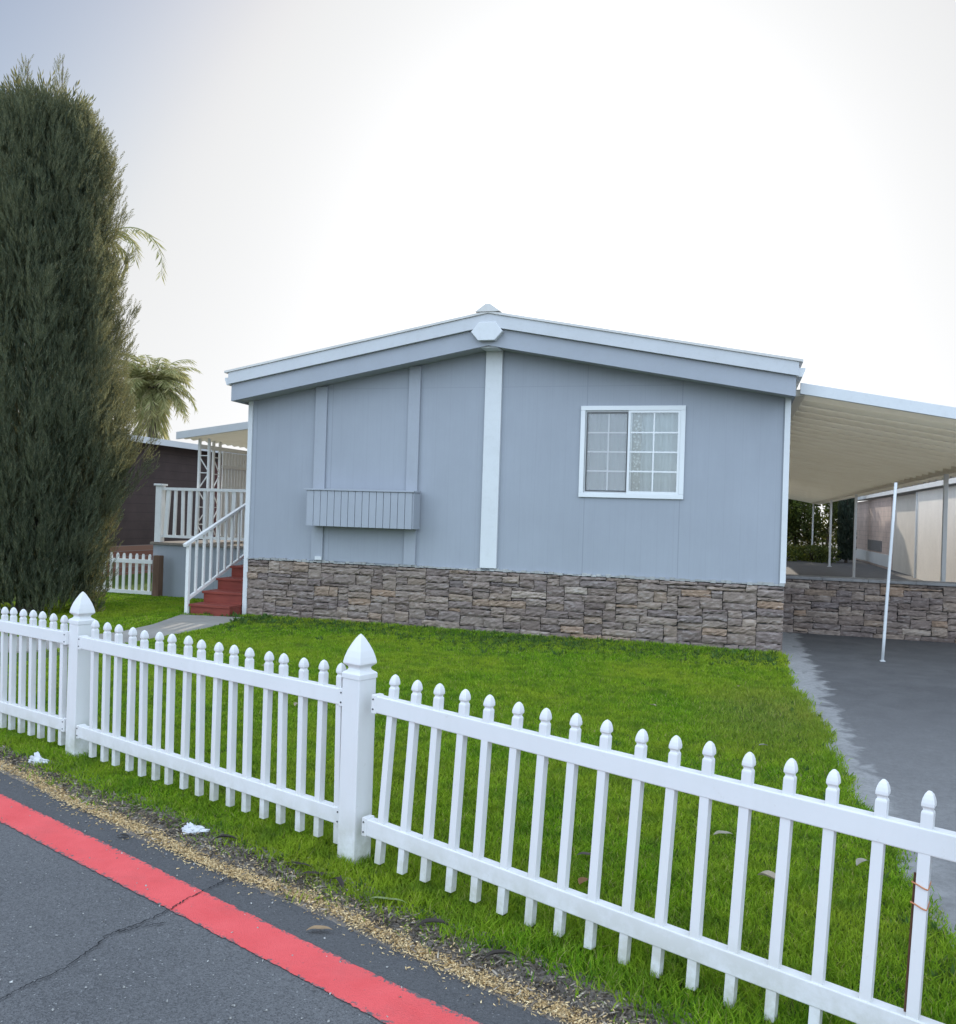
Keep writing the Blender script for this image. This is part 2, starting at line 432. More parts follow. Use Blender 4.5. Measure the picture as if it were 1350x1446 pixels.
# ------------------------------------------------------------------ camera, sky, sun
F_, YAW, PITCH, ROLL, CAMH = 1216.5535, .2880, .0024, -.0315, 1.6102
def cam_axes():
    cy, sy = math.cos(YAW), math.sin(YAW)
    f = np.array([-sy*math.cos(PITCH), cy*math.cos(PITCH), math.sin(PITCH)])
    r = np.array([cy, sy, 0.]); d = np.cross(f, r); c, s = math.cos(ROLL), math.sin(ROLL)
    return c*r + s*d, -s*r + c*d, f
r_, d_, f_ = cam_axes()
cam = bpy.data.cameras.new('camera'); co = bpy.data.objects.new('camera', cam); COL.objects.link(co)
from mathutils import Matrix
co.matrix_world = Matrix(((r_[0], -d_[0], -f_[0], 0), (r_[1], -d_[1], -f_[1], 0), (r_[2], -d_[2], -f_[2], CAMH), (0,0,0,1)))
cam.sensor_fit = 'VERTICAL'; cam.sensor_height = 36; cam.lens = F_/1446*36
cam.clip_start = .05; cam.clip_end = 3000
scene.camera = co

sd = f_ + r_*(845-675)/F_ + d_*(285-723)/F_
sd /= np.linalg.norm(sd)
EL = math.asin(sd[2]); AZ = math.atan2(sd[0], sd[1])
w = bpy.data.worlds.new('World'); scene.world = w; w.use_nodes = True
nt = w.node_tree; nt.nodes.clear()
FILL_SKY = (13.0, 15.4, 18.6, 1)
sky = nt.nodes.new('ShaderNodeTexSky'); sky.sky_type = 'NISHITA'; sky.sun_disc = False
sky.sun_elevation = EL; sky.sun_rotation = AZ
sky.altitude = 0; sky.air_density = 1.0; sky.dust_density = 1.9; sky.ozone_density = 1.5
bg = nt.nodes.new('ShaderNodeBackground'); bg.inputs['Strength'].default_value = .12
ow = nt.nodes.new('ShaderNodeOutputWorld')
# hazy sky: the glare round the sun is limited, and an added bright cloud layer behind the camera serves as fill light
def wn(t, **k):
    n = nt.nodes.new(t)
    for a, b in k.items(): setattr(n, a, b)
    return n
tc = wn('ShaderNodeTexCoord')
sp_ = wn('ShaderNodeSeparateColor'); nt.links.new(sky.outputs[0], sp_.inputs[0])
cb_ = wn('ShaderNodeCombineColor')
for i, lim in enumerate((6.95, 7.0, 7.05)):
    sm = wn('ShaderNodeMath', operation='SMOOTH_MIN'); nt.links.new(sp_.outputs[i], sm.inputs[0]); sm.inputs[1].default_value = lim; sm.inputs[2].default_value = 2.6
    nt.links.new(sm.outputs[0], cb_.inputs[i])
cap = wn('ShaderNodeMix', data_type='RGBA'); cap.inputs[0].default_value = .0; nt.links.new(cb_.outputs[0], cap.inputs[6])
bw = wn('ShaderNodeRGBToBW'); nt.links.new(sky.outputs[0], bw.inputs[0])
ex = wn('ShaderNodeMath', operation='SUBTRACT'); nt.links.new(bw.outputs[0], ex.inputs[0]); ex.inputs[1].default_value = 6.8
ex2 = wn('ShaderNodeMath', operation='MAXIMUM'); nt.links.new(ex.outputs[0], ex2.inputs[0]); ex2.inputs[1].default_value = 0
ex3 = wn('ShaderNodeMath', operation='MULTIPLY'); nt.links.new(ex2.outputs[0], ex3.inputs[0]); ex3.inputs[1].default_value = .16
cp2 = wn('ShaderNodeMix', data_type='RGBA', blend_type='ADD'); cp2.inputs[0].default_value = 1
nt.links.new(cap.outputs[2], cp2.inputs[6]); nt.links.new(ex3.outputs[0], cp2.inputs[7]); cap = cp2
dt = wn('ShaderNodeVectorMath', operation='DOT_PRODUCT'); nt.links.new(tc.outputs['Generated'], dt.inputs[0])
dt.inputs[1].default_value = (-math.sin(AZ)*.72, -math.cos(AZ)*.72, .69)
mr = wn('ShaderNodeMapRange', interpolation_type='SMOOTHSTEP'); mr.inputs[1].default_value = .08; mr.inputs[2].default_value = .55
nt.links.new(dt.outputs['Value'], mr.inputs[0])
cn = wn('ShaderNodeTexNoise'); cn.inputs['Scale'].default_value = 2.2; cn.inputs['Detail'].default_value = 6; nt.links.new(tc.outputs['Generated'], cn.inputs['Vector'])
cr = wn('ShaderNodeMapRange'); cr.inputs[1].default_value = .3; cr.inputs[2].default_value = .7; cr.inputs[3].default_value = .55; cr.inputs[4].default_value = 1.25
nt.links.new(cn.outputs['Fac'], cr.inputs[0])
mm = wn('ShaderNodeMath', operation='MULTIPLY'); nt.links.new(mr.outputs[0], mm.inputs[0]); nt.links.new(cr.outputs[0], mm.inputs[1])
cl = wn('ShaderNodeMix', data_type='RGBA', blend_type='ADD'); cl.inputs[7].default_value = FILL_SKY
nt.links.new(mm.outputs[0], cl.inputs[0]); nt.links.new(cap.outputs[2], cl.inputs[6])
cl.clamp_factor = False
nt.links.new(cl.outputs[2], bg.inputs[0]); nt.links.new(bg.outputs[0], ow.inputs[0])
sun = bpy.data.lights.new('sun', 'SUN'); so = bpy.data.objects.new('sun', sun); COL.objects.link(so)
sun.energy = 3.8; sun.angle = math.radians(.6); sun.color = (1, .90, .76)
from mathutils import Vector
so.rotation_euler = Vector(sd).to_track_quat('Z', 'Y').to_euler()
so.location = (0, 30, 30)
vs = scene.view_settings
vs.view_transform = 'Standard'; vs.look = 'None'; vs.exposure = 0.0; vs.gamma = 1; vs.use_curve_mapping = False
scene.cycles.max_bounces = 8; scene.cycles.transparent_max_bounces = 16

# ------------------------------------------------------------------ ground
DV = np.array([.935, -.355]); NV = np.array([.355, .935])       # along the road / away from it
def st(s, t): return tuple(DV*s + NV*t)
def sheet(name, poly, z, mat, kind='structure'):
    me = bpy.data.meshes.new(name); me.from_pydata([(x, y, z) for x, y in poly], [], [tuple(range(len(poly)))])
    return props(link(name, me, mat), kind=kind)
sheet('ground', [(-400,-400),(400,-400),(400,600),(-400,600)], -.03, paint('far_ground', (.13,.125,.11), .95, .3, .3))
EDGE = 2.365
# the road, its verge edge slightly ragged
pts = [st(-60, -7), st(60, -7)]
ss = np.linspace(12, -14, 700)
rag = .018*np.sin(ss*2.1) + .012*np.sin(ss*7.3+1) + rng.normal(0, .006, len(ss))
pts += [st(60, EDGE)] + [st(a, EDGE+b) for a, b in zip(ss, rag)] + [st(-60, EDGE)]
sheet('road', pts, 0.0, ASPHALT)
ss = np.linspace(-20, 20, 2200)
up = [st(a, 2.197 + rng.normal(0, .0025) + .004*math.sin(a*3)) for a in ss]
lo = [st(a, 2.008 + rng.normal(0, .0022) + .004*math.sin(a*2.3+1)) for a in ss]
me = bpy.data.meshes.new('road_marking')
n = len(ss); me.from_pydata([(x, y, .004) for x, y in lo] + [(x, y, .004) for x, y in up], [], [(i, i+1, n+i+1, n+i) for i in range(n-1)])
props(link('road_marking', me, RED), kind='structure')
# crack in the asphalt, running across the red line
def ribbon(name, path, wid, z, mat):
    P = []
    for (a, b) in zip(path[:-1], path[1:]):
        for k in range(14):
            u = k/14; P.append(np.array(a)*(1-u) + np.array(b)*u)
    P = np.array(P); P += rng.normal(0, .004, P.shape)
    d = np.gradient(P, axis=0); d /= np.linalg.norm(d, axis=1, keepdims=True) + 1e-9
    nn = np.stack([-d[:, 1], d[:, 0]], 1); W = wid*(.35 + rng.random(len(P)))[:, None]
    V = np.concatenate([np.c_[P-nn*W/2, np.full(len(P), z)], np.c_[P+nn*W/2, np.full(len(P), z)]]); n = len(P)
    F = np.array([(i, i+1, n+i+1, n+i) for i in range(n-1)])
    return props(npobj(name, V, [F], mat), kind='structure')
CRACK = paint('crack_dirt', (.018,.018,.02), .95)
ribbon('road_crack', [(-2.25,1.9),(-2.204,2.229),(-2.19,2.34),(-2.157,2.45),(-2.163,2.575),(-2.175,2.70),(-2.13,2.80),(-2.094,2.946),(-2.089,3.007),(-2.068,3.147),(-2.037,3.256),(-1.99,3.33)], .006, .0075, CRACK)
ribbon('road_crack', [(-2.165,2.72),(-2.09,2.80),(-2.03,2.86)], .005, .0075, CRACK)

# verge soil: lumpy strip between road edge and grass
S = np.linspace(-9, 3.4, 420); T = np.linspace(EDGE-.03, 2.66, 26)
SS, TT = np.meshgrid(S, T, indexing='ij')
hz = np.clip((TT-EDGE+.03)/.12, 0, 1)*.022 - .006
hz = hz + (rng.random(SS.shape)-.5)*.014*np.clip((TT-EDGE)/.06, 0.15, 1)
XY = SS[..., None]*DV + TT[..., None]*NV
V = np.concatenate([XY.reshape(-1, 2), hz.reshape(-1, 1)], 1); a, b = SS.shape
I = np.arange(a*b).reshape(a, b); Fq = np.stack([I[:-1, :-1], I[1:, :-1], I[1:, 1:], I[:-1, 1:]], -1).reshape(-1, 4)
props(npobj('verge', V, [Fq], SOIL, smooth=True), kind='structure')

def drive_x(y): return .84 - (y-3.7)*.033 + .03*math.sin(y*1.9) + .022*math.sin(y*5.3+1) + .014*math.sin(y*11)
lawn_poly = [st(-40, 2.6), st(-9, 2.6)] + [st(s, 2.6) for s in np.linspace(-8, -.2, 30)] + [(drive_x(y)+.01, y) for y in np.linspace(2.72, 11.2, 40)] + [(drive_x(12)-.1, 12), (-6, 12), (-6, 14), (-60, 40)]
sheet('lawn', lawn_poly, .006, THATCH)
dp = [(drive_x(y)-.03, y) for y in np.linspace(11.6, 2.35, 60)]
dp = [(.5, 60), (.5, 11.6)] + dp + [st(5, 2.37), (9, 2.0), (9, 60)]
sheet('driveway', dp, .011, CONC)
walk = [(-6.62,10.95),(-7.62,10.75),(-7.30,9.7),(-7.2,8.9),(-7.5,8.2),(-9.5,7.6),(-12,7.5),(-12,6.7),(-9.0,6.8),(-7.1,7.3),(-6.55,8.3),(-6.50,9.6)]
props(obj('walkway', MB().slab(walk[::-1], -.02, .022), paint('walk_concrete', (.30,.28,.25), .9, .2, .4, (.17,.15,.12), bump=.2)), kind='structure')

def in_poly(P, poly):
    x, y = P[:, 0], P[:, 1]; ins = np.zeros(len(P), bool); n = len(poly)
    for i in range(n):
        x1, y1 = poly[i]; x2, y2 = poly[(i+1) % n]
        if y1 == y2: continue
        c = ((y1 > y) != (y2 > y)) & (x < (x2-x1)*(y-y1)/(y2-y1) + x1); ins ^= c
    return ins
def vnoise(P, sc, seed):
    r = np.random.default_rng(seed); out = np.zeros(len(P))
    for k in range(6):
        th = r.random()*2*PI; f = sc*(.6+r.random()*1.2); out += np.sin((P[:, 0]*math.cos(th) + P[:, 1]*math.sin(th))*f + r.random()*6)
    return out/6
def blades(P, h, wd, lean):
    n = len(P); th = rng.random(n)*2*PI; ph = rng.random(n)*2*PI
    dx = np.stack([np.cos(th), np.sin(th)], 1); ld = np.stack([np.cos(ph), np.sin(ph)], 1)
    V = np.zeros((n, 5, 3))
    for k, (u, ww) in enumerate(((0, -1), (0, 1), (.55, .75), (.55, -.75), (1, 0))):
        V[:, k, :2] = P + dx*(wd*ww*.5)[:, None] + ld*(lean*h*u**1.7)[:, None]
        V[:, k, 2] = h*u*(1-.25*lean*u)
    V[:, :, 2] += .004
    b = (np.arange(n)*5)[:, None]
    q = b + np.array([[0,1,2,3]]); t = b + np.array([[3,2,4]])
    return V.reshape(-1, 3), q, t
def scatter(x0, x1, y0, y1, dens): 
    n = int((x1-x0)*(y1-y0)*dens); return np.stack([x0+(x1-x0)*rng.random(n), y0+(y1-y0)*rng.random(n)], 1)
def gedge(P):   # ragged street edge of the grass
    s = P@DV; return 2.575 + .03*np.sin(s*3.1) + .022*np.sin(s*8+1) + np.where(rng.random(len(P)) < .20, -.17*rng.random(len(P)), rng.normal(0, .03, len(P)))
lawnP = []
for y0, y1, dens in ((2.5, 4.2, 14000), (4.2, 5.6, 11500), (5.6, 7.5, 8500), (7.5, 9.5, 6000), (9.5, 13.2, 4200)):
    x0 = -10.6 if y0 > 7 else -6.6
    lawnP.append(scatter(x0, 1.0, y0, y1, dens))
P = np.concatenate(lawnP)
dxv = .84 - (P[:, 1]-3.7)*.033 + .03*np.sin(P[:, 1]*1.9) + .022*np.sin(P[:, 1]*5.3+1) + .014*np.sin(P[:, 1]*11)
keep = (P@NV > gedge(P)) & (P[:, 0] < dxv + rng.normal(0, .025, len(P)))
keep &= ~((P[:, 1] > 11.16) & (P[:, 0] > -7.0)) & ~in_poly(P, walk) & ~((P[:, 1] > 10.85) & (P[:, 0] > -7.65) & (P[:, 0] < -6.8))
keep &= ~((P[:, 1] > 12.75) & (P[:, 0] > -9.75))
u = (P[:, 0]*math.cos(YAW) + P[:, 1]*math.sin(YAW))/(-P[:, 0]*math.sin(YAW)+P[:, 1]*math.cos(YAW))
keep &= (u > -.66) & (u < .66)
P = P[keep]
dist = np.hypot(P[:, 0], P[:, 1])
patch = vnoise(P, 2.2, 3); tuft = vnoise(P, 14, 5)
h = (.036 + .016*patch + .014*tuft + .012*rng.random(len(P)))
tv_ = P@NV
h *= np.where(tv_ < 2.95, 1.25, 1.0)                             # uncut along the fence
h *= 1 + .55*np.exp(-((11.2-P[:, 1])/.35)**2)*(P[:, 1] < 11.3)  # and along the wall
h *= np.where(np.abs(P[:, 0]-dxv[keep]) < .15, 1.25, 1)
thin = np.exp(-(((P[:, 0]-.35)/.45)**2 + ((P[:, 1]-7.6)/1.1)**2))
k2 = (rng.random(len(P)) > .45*thin)
P, h, dist = P[k2], np.clip(h, .015, .11)[k2], dist[k2]
wd = (.0034 + .0006*dist)*(.7+.6*rng.random(len(P)))
V, q, t = blades(P, h, wd, .25 + .75*rng.random(len(P)))
props(npobj('lawn_grass', V, [q, t], GRASS), 'short bright green lawn in front of the grey house', 'grass', kind='stuff')

# ragged taller weeds: rosettes of broad leaves along fence, wall and in the grass
def leafquad(l=1, w=.3): return [(0,0,0),(w/2,0,l*.45),(0,.0,l),(-w/2,0,l*.45)], [(0,1,2,3)]
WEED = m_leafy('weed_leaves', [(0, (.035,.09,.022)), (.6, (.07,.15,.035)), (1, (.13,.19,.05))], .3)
C = []
for _ in range(330):
    s = rng.uniform(-6, .2); C.append((*st(s, 2.57+abs(rng.normal(0, .12))), rng.uniform(.018, .045)))
for _ in range(2600):  # weed clumps, plus many extra dark ones added as shade along the wall
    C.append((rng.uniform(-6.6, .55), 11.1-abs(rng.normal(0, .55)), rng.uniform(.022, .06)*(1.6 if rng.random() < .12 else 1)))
for _ in range(500):
    C.append((rng.normal(-1.6, 1.6), rng.normal(9.2, 1.1), rng.uniform(.02, .04)))
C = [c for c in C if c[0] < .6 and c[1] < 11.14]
for _ in range(60):
    y = rng.uniform(3, 10.8); C.append((drive_x(y)-abs(rng.normal(0, .12)), y, rng.uniform(.03, .06)))
for _ in range(60):
    C.append((rng.uniform(-7.3, -6.3), rng.uniform(10.2, 11.0), rng.uniform(.06, .13)))
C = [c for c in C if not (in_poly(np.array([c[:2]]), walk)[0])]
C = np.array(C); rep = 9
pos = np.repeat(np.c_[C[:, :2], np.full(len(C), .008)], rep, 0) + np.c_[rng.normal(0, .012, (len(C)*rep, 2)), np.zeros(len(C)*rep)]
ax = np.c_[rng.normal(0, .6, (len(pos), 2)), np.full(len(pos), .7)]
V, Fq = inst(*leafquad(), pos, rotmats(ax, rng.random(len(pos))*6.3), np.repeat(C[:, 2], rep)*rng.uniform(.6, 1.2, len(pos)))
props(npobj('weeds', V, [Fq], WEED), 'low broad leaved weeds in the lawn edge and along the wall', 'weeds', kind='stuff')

# straw chips along the road edge, and darker twig and leaf litter on the soil
def chips(name, n, tfun, smin, smax, mat, lmin, lmax, asp, label, zf):
    s = rng.uniform(smin, smax, n); t = tfun(s, n)
    pos = np.c_[s[:, None]*DV + t[:, None]*NV, zf(t)]
    ax = np.c_[rng.normal(0, 1, (n, 2)), rng.normal(.0, .22, n)]
    L = rng.uniform(lmin, lmax, n)
    tv = [(-.5,0,0),(.5,0,0),(.35,.12,1),(-.35,.12,1),(-.4,-.35,.1),(.4,-.35,.1)]
    tv = [(x, y, z-.5) for x, y, z in tv]
    tf = [(0,1,2,3),(4,5,1,0),(4,3,2,5)]
    V, Fq = inst(tv, tf, pos, rotmats(ax, rng.random(n)*6.3), np.c_[L*asp, L*asp, L])
    return props(npobj(name, V, [Fq], mat), label, name.replace('_', ' '), kind='stuff')
STRAW = m_leafy('straw', [(0, (.66,.46,.22)), (.4, (.84,.62,.33)), (.8, (.92,.74,.45)), (1, (.42,.28,.15))], .1)
LITTER = m_leafy('leaf_litter', [(0, (.09,.075,.062)), (.45, (.20,.165,.135)), (.8, (.34,.28,.22)), (1, (.55,.48,.38))], .1)
band = lambda s: 2.398 + .014*np.sin(s*2.1) + .012*np.sin(s*5+2)
chips('straw_litter', 27000, lambda s, n: band(s) + np.where(rng.random(n) < .84, rng.normal(0, .017, n), rng.normal(.01, .055, n)), -7, .6, STRAW, .006, .018, .30, 'tan straw and seed husks lining the edge of the road', lambda t: .004 + np.clip((t-EDGE)*.2, 0, .02) + rng.random(len(t))*.008)
chips('leaf_litter', 7500, lambda s, n: 2.50 + rng.normal(0, .055, n), -7, .6, LITTER, .008, .042, .17, 'brown twigs and broken dead leaves on the bare soil strip', lambda t: .018 + rng.random(len(t))*.012)
PEB = m_leafy('road_grit', [(0, (.25,.24,.22)), (.6, (.42,.41,.39)), (1, (.6,.59,.56))], .05)
chips('road_grit', 520, lambda s, n: rng.uniform(.9, 2.36, n), -5, 1, PEB, .003, .011, .7, 'pale grit and crumbs scattered over the asphalt', lambda t: np.full(len(t), .005))

# ------------------------------------------------------------------ the house
D = 11.2345; XL, XR, XC = -6.865, .628, -3.155
FY = D - .35
HB = 29.5                                   # back of the house
house = thing('mobile_home', 'grey gabled mobile home with a stone skirt and one white framed window', 'house', (XC, D, 0))
zt = lambda x: 3.157 + (3.88-3.157)*(1-abs(x-XC)/3.73)
wall_prof = [(XL, .86), (XR, .86), (XR, zt(XR)), (XC, 3.90), (XL, zt(XL))]
# front wall with an opening for the window
wx0, wx1, wz0, wz1 = -1.925, -.645, 1.912, 3.036
mb = MB()
def wq(x0, x1, z0, z1a, z1b): mb.hexa([(x0,D,z0),(x1,D,z0),(x1,D+.12,z0),(x0,D+.12,z0),(x0,D,z1a),(x1,D,z1b),(x1,D+.12,z1b),(x0,D+.12,z1a)])
wq(XL, XC, .86, zt(XL)+.02, 3.90); wq(XC, wx0, .86, 3.90, zt(wx0)+.02); wq(wx1, XR, .86, zt(wx1)+.02, zt(XR)+.02)
wq(wx0, wx1, .86, wz0, wz0); wq(wx0, wx1, wz1, zt(wx0)+.02, zt(wx1)+.02)
obj('front_wall', mb, WALL, house)
mb = MB().box(XL, XL+.12, D+.121, HB, 0, 3.14)
obj('side_wall', mb, SIDE, house)
obj('side_wall', MB().box(XR-.12, XR, D+.121, HB, 0, 3.14), SIDE, house)
obj('back_wall', MB().prism([(XL+.13, 0), (XR-.13, 0), (XR-.13, zt(XR)), (XC, 3.88), (XL+.13, zt(XL))], HB-.15, HB-.03), WALL, house)
# roof
sl = (4.19-3.48)/3.85
RX0, RX1 = -7.02, .70
def rz(x, ridge): return ridge - sl*abs(x-XC)
mb = MB()
for a, b in ((RX0, XC), (XC, RX1)):
    mb.prism([(a, rz(a, 4.10)), (b, rz(b, 4.10)), (b, rz(b, 4.20)), (a, rz(a, 4.20))], FY+.03, HB+.3)
roof = obj('roof', mb, ROOFMETAL, house)
mb = MB()
for a, b in ((RX0-.05, XC), (XC, RX1+.04)):
    mb.prism([(a, rz(a, 4.245)), (b, rz(b, 4.245)), (b, rz(b, 4.275)), (a, rz(a, 4.275))], FY-.075, HB+.35)
obj('roof_edge', mb, ROOFMETAL, roof)
obj('ridge_cap', MB().prism([(XC-.17, 4.262), (XC+.17, 4.262), (XC+.03, 4.36), (XC-.03, 4.36)], FY-.09, HB+.36), ROOFMETAL, roof)
mb = MB()
for a, b in ((RX0+.005, XC), (XC, RX1-.005)):
    mb.prism([(a, rz(a, 4.075)+.002), (b, rz(b, 4.075)+.002), (b, rz(b, 4.243)), (a, rz(a, 4.243))], FY-.055, FY+.028)
obj('white_fascia', mb, paint('fascia_white', (.55,.56,.575), .5, .06, .15), house)
mb = MB()
for a, b in ((RX0+.03, XC), (XC, RX1-.03)):
    mb.prism([(a, rz(a, 3.835)), (b, rz(b, 3.835)), (b, rz(b, 4.074)), (a, rz(a, 4.074))], FY, FY+.03)
obj('grey_fascia', mb, GREYTRIM, house)
mb = MB()
for a, b in ((RX0+.035, XC), (XC, RX1-.035)):
    mb.prism([(a, rz(a, 3.85)), (b, rz(b, 3.85)), (b, rz(b, 3.875)), (a, rz(a, 3.875))], FY+.031, D+.05)
    mb.prism([(a, rz(a, 4.06)), (b, rz(b, 4.06)), (b, rz(b, 4.09)), (a, rz(a, 4.09))], FY+.031, HB)
obj('soffit', mb, SOFFIT, house)
for x, sg in ((RX0+.03, -1), (RX1-.03, 1)):
    z = rz(x, 3.835)
    obj('eave_board', MB().box(min(x, x-sg*.03), max(x, x-sg*.03), FY+.031, HB, z+.0, z+.205), GREYTRIM, house)
    g0 = z+.25
    obj('gutter', MB().prism([(x+sg*.002, g0-.02), (x+sg*.07, g0-.02), (x+sg*.10, g0+.06), (x+sg*.10, g0+.085), (x+sg*.085, g0+.085), (x+sg*.002, g0+.085)], FY-.02, HB), WHITE, house)
# hexagonal emblem at the peak, ridge post below it
mb = MB().prism([(-3.375, 4.0), (-3.275, 3.885), (-3.05, 3.885), (-2.945, 4.0), (-3.045, 4.125), (-3.27, 4.125)], FY-.085, FY-.002)
obj('peak_emblem', mb, WHITE, house, bevel=.006)
obj('soffit_strip', MB().box(-3.268, -3.037, FY+.032, D-.0505, 3.812, 3.826), WHITE, house)
obj('ridge_post', MB().box(-3.268, -3.037, D-.05, D-.002, .885, 3.855), WHITE, house, bevel=.004)
# wall battens and planter box
obj('batten', MB().box(-5.80, -5.62, D-.045, D-.002, .875, 3.365), GREYTRIM, house, bevel=.003)
obj('batten', MB().box(-4.375, -4.205, D-.045, D-.002, .875, 3.63), GREYTRIM, house, bevel=.003)
obj('window_panel', MB().box(-5.618, -4.377, D-.012, D-.003, .875, 3.52), WALL, house)
pl = obj('planter_box', MB().box(-5.745, -4.165, D-.30, D-.046, 1.38, 1.872), GREYTRIM, house)
for k in range(15):
    x = -5.745 + k*(1.58/15)
    mb = MB() if k == 0 else mb
    mb.box(x+.003, x+1.58/15-.004, D-.318, D-.3005, 1.375, 1.868)
obj('slats', mb, GREYTRIM, pl, bevel=.002)
for xx in (-5.762, -4.165):
    obj('end_board', MB().box(xx, xx+.0165, D-.299, D-.047, 1.375, 1.868), GREYTRIM, pl, bevel=.002)
obj('cap', MB().box(-5.79, -4.14, D-.335, D-.046, 1.873, 1.897), GREYTRIM, pl, bevel=.003)
obj('corner_trim', MB().box(XL-.035, XL+.035, D-.025, D-.002, .0, 3.17), WHITE, house)
obj('corner_trim', MB().box(XR-.055, XR+.012, D-.025, D-.002, .88, 3.17), WHITE, house)
obj('outlet_cover', MB().box(-5.72, -5.62, D-.075, D-.046, .885, .935), WHITE, house)

# stone skirt: individual ledge stones in one mesh
def ledge_stones(x0, x1, z0, z1, y, seed, cw=.034, ch=.046, face=-1):
    r = random.Random(seed); nc = int((x1-x0)/cw); nr = max(1, round((z1-z0)/ch)); ch = (z1-z0)/nr
    sky_ = [0]*nc; V = []; Fq = []
    g = np.random.default_rng(seed)
    while min(sky_) < nr:
        m = min(sky_); i = sky_.index(m); j = i
        while j < nc and sky_[j] == m: j += 1
        run = j - i
        hh = r.choice([1,2,2,2,2,2,2,3,3])
        hh = min(hh, nr-m)
        ww = r.randint(6, 15) if hh == 1 else r.randint(5, 13)
        if hh == 3: ww = r.randint(5, 10)
        if run - ww < 4: ww = run if run <= 16 else run//2
        ww = min(ww, run)
        for k in range(i, i+ww): sky_[k] = m+hh
        xa, xb = x0 + i*cw, x0 + (i+ww)*cw
        za, zb = z0 + m*ch, z0 + (m+hh)*ch
        if i+ww == nc: xb = x1
        gp = .0035; nx = max(2, int((xb-xa)/.035)); nz = 2+hh
        base = r.uniform(.022, .058); tilt = r.uniform(-.012, .012)
        N = len(V); skx = r.uniform(-.012, .012); kb, kt = r.uniform(-.007, .007), r.uniform(-.007, .007)
        for b in range(nz+1):
            for a in range(nx+1):
                u, v = a/nx, b/nz
                ed = (a in (0, nx)) or (b in (0, nz))
                X = xa+gp + (xb-xa-2*gp)*u + (skx*(v-.5) if 0 < a < nx or True else 0) + (g.normal(0, .0022))
                Z = za+gp + (zb-za-2*gp)*v + g.normal(0, .003) + ((kb*(1-v) if m > 0 else 0) + (kt*v if m+hh < nr else 0))*(u-.5)*2
                dep = base + tilt*(u-.5) + g.normal(0, .0055) - (.013 if ed else 0)
                V.append((X, y + face*dep, Z))
        for b in range(nz):
            for a in range(nx):
                p = N + b*(nx+1)+a; Fq.append((p, p+1, p+nx+2, p+nx+1))
        # sides back to the wall
        ring = [N+a for a in range(nx+1)] + [N+b*(nx+1)+nx for b in range(1, nz+1)] + [N+nz*(nx+1)+a for a in range(nx-1, -1, -1)] + [N+b*(nx+1) for b in range(nz-1, 0, -1)]
        M = len(V)
        for p in ring: V.append((V[p][0], y, V[p][2]))
        for k in range(len(ring)):
            k2 = (k+1) % len(ring); Fq.append((ring[k], M+k, M+k2, ring[k2]))
    mb = MB(); mb.v = V; mb.f = Fq; mb.n = len(V)
    return mb
skirt = obj('skirt_backing', MB().box(XL+.01, XR-.01, D-.0, D+.15, -.02, .855), MORTAR, house)
obj('stone_skirt', ledge_stones(XL+.037, XR-.0, -.01, .838, D-.002, 11), STONE, house)
# uneven grey ledge on top of the stones
mb = MB(); xs = np.linspace(XL+.04, XR, 120)
for a, b in zip(xs[:-1], xs[1:]):
    d1 = rng.uniform(.015, .06); z1 = .866 + rng.uniform(-.018, .010)
    mb.box(a, b-.0005, D-d1, D-.0015, .839+rng.uniform(0, .012), z1+.008)
obj('stone_ledge', mb, LEDGE, house)

# window
win = obj('window', (lambda m: (m.box(wx0-.03, wx1+.03, D-.03, D-.0015, wz1-.025, wz1+.035), m.box(wx0-.03, wx1+.03, D-.03, D-.0015, wz0-.035, wz0+.025),
      m.box(wx0-.03, wx0+.03, D-.0298, D-.0015, wz0+.0255, wz1-.0255), m.box(wx1-.03, wx1+.03, D-.0298, D-.0015, wz0+.0255, wz1-.0255), m)[-1])(MB()), WINWHITE, house, bevel=.004)
xm = -1.315
def frame(mb, x0, x1, z0, z1, y0, y1, wdt):
    mb.box(x0, x1, y0, y1, z1-wdt, z1); mb.box(x0, x1, y0, y1, z0, z0+wdt)
    mb.box(x0, x0+wdt, y0, y1, z0+wdt, z1-wdt); mb.box(x1-wdt, x1, y0, y1, z0+wdt, z1-wdt); return mb
obj('sash', frame(MB(), wx0+.031, xm+.03, wz0+.026, wz1-.026, D+.005, D+.03, .032), WINWHITE, win)
obj('sash', frame(MB(), xm-.02, wx1-.031, wz0+.026, wz1-.026, D-.022, D+.004, .03), WINWHITE, win)
def grille(x0, x1, y):
    m = MB(); z0, z1 = wz0+.06, wz1-.06
    m.box((x0+x1)/2-.0095, (x0+x1)/2+.0095, y, y+.008, z0, z1)
    for k in (1, 2, 3):
        z = z0 + (z1-z0)*k/4; m.box(x0, x1, y+.001, y+.0075, z-.0095, z+.0095)
    return m
obj('grille', grille(wx0+.064, xm-.003, D+.006), WINWHITE, win); obj('grille', grille(xm+.012, wx1-.062, D-.0195), WINWHITE, win)
obj('pane', MB().box(wx0+.06, xm, D+.017, D+.021, wz0+.055, wz1-.055), GLASS, win)
obj('pane', MB().box(xm+.008, wx1-.06, D-.010, D-.006, wz0+.053, wz1-.053), GLASS, win)
sc_ = obj('insect_screen', MB().box(wx0+.062, xm-.021, D-.004, D-.002, wz0+.057, wz1-.057), SCREEN, win)
obj('screen_frame', frame(MB(), wx0+.05, xm-.0205, wz0+.045, wz1-.045, D-.012, D-.0055, .014), DKMETAL, win)
mb = MB(); n = 60; xs = np.linspace(wx0+.0, wx1, n)
ys = D+.085 + .022*np.sin(xs*42) + .012*np.sin(xs*97)
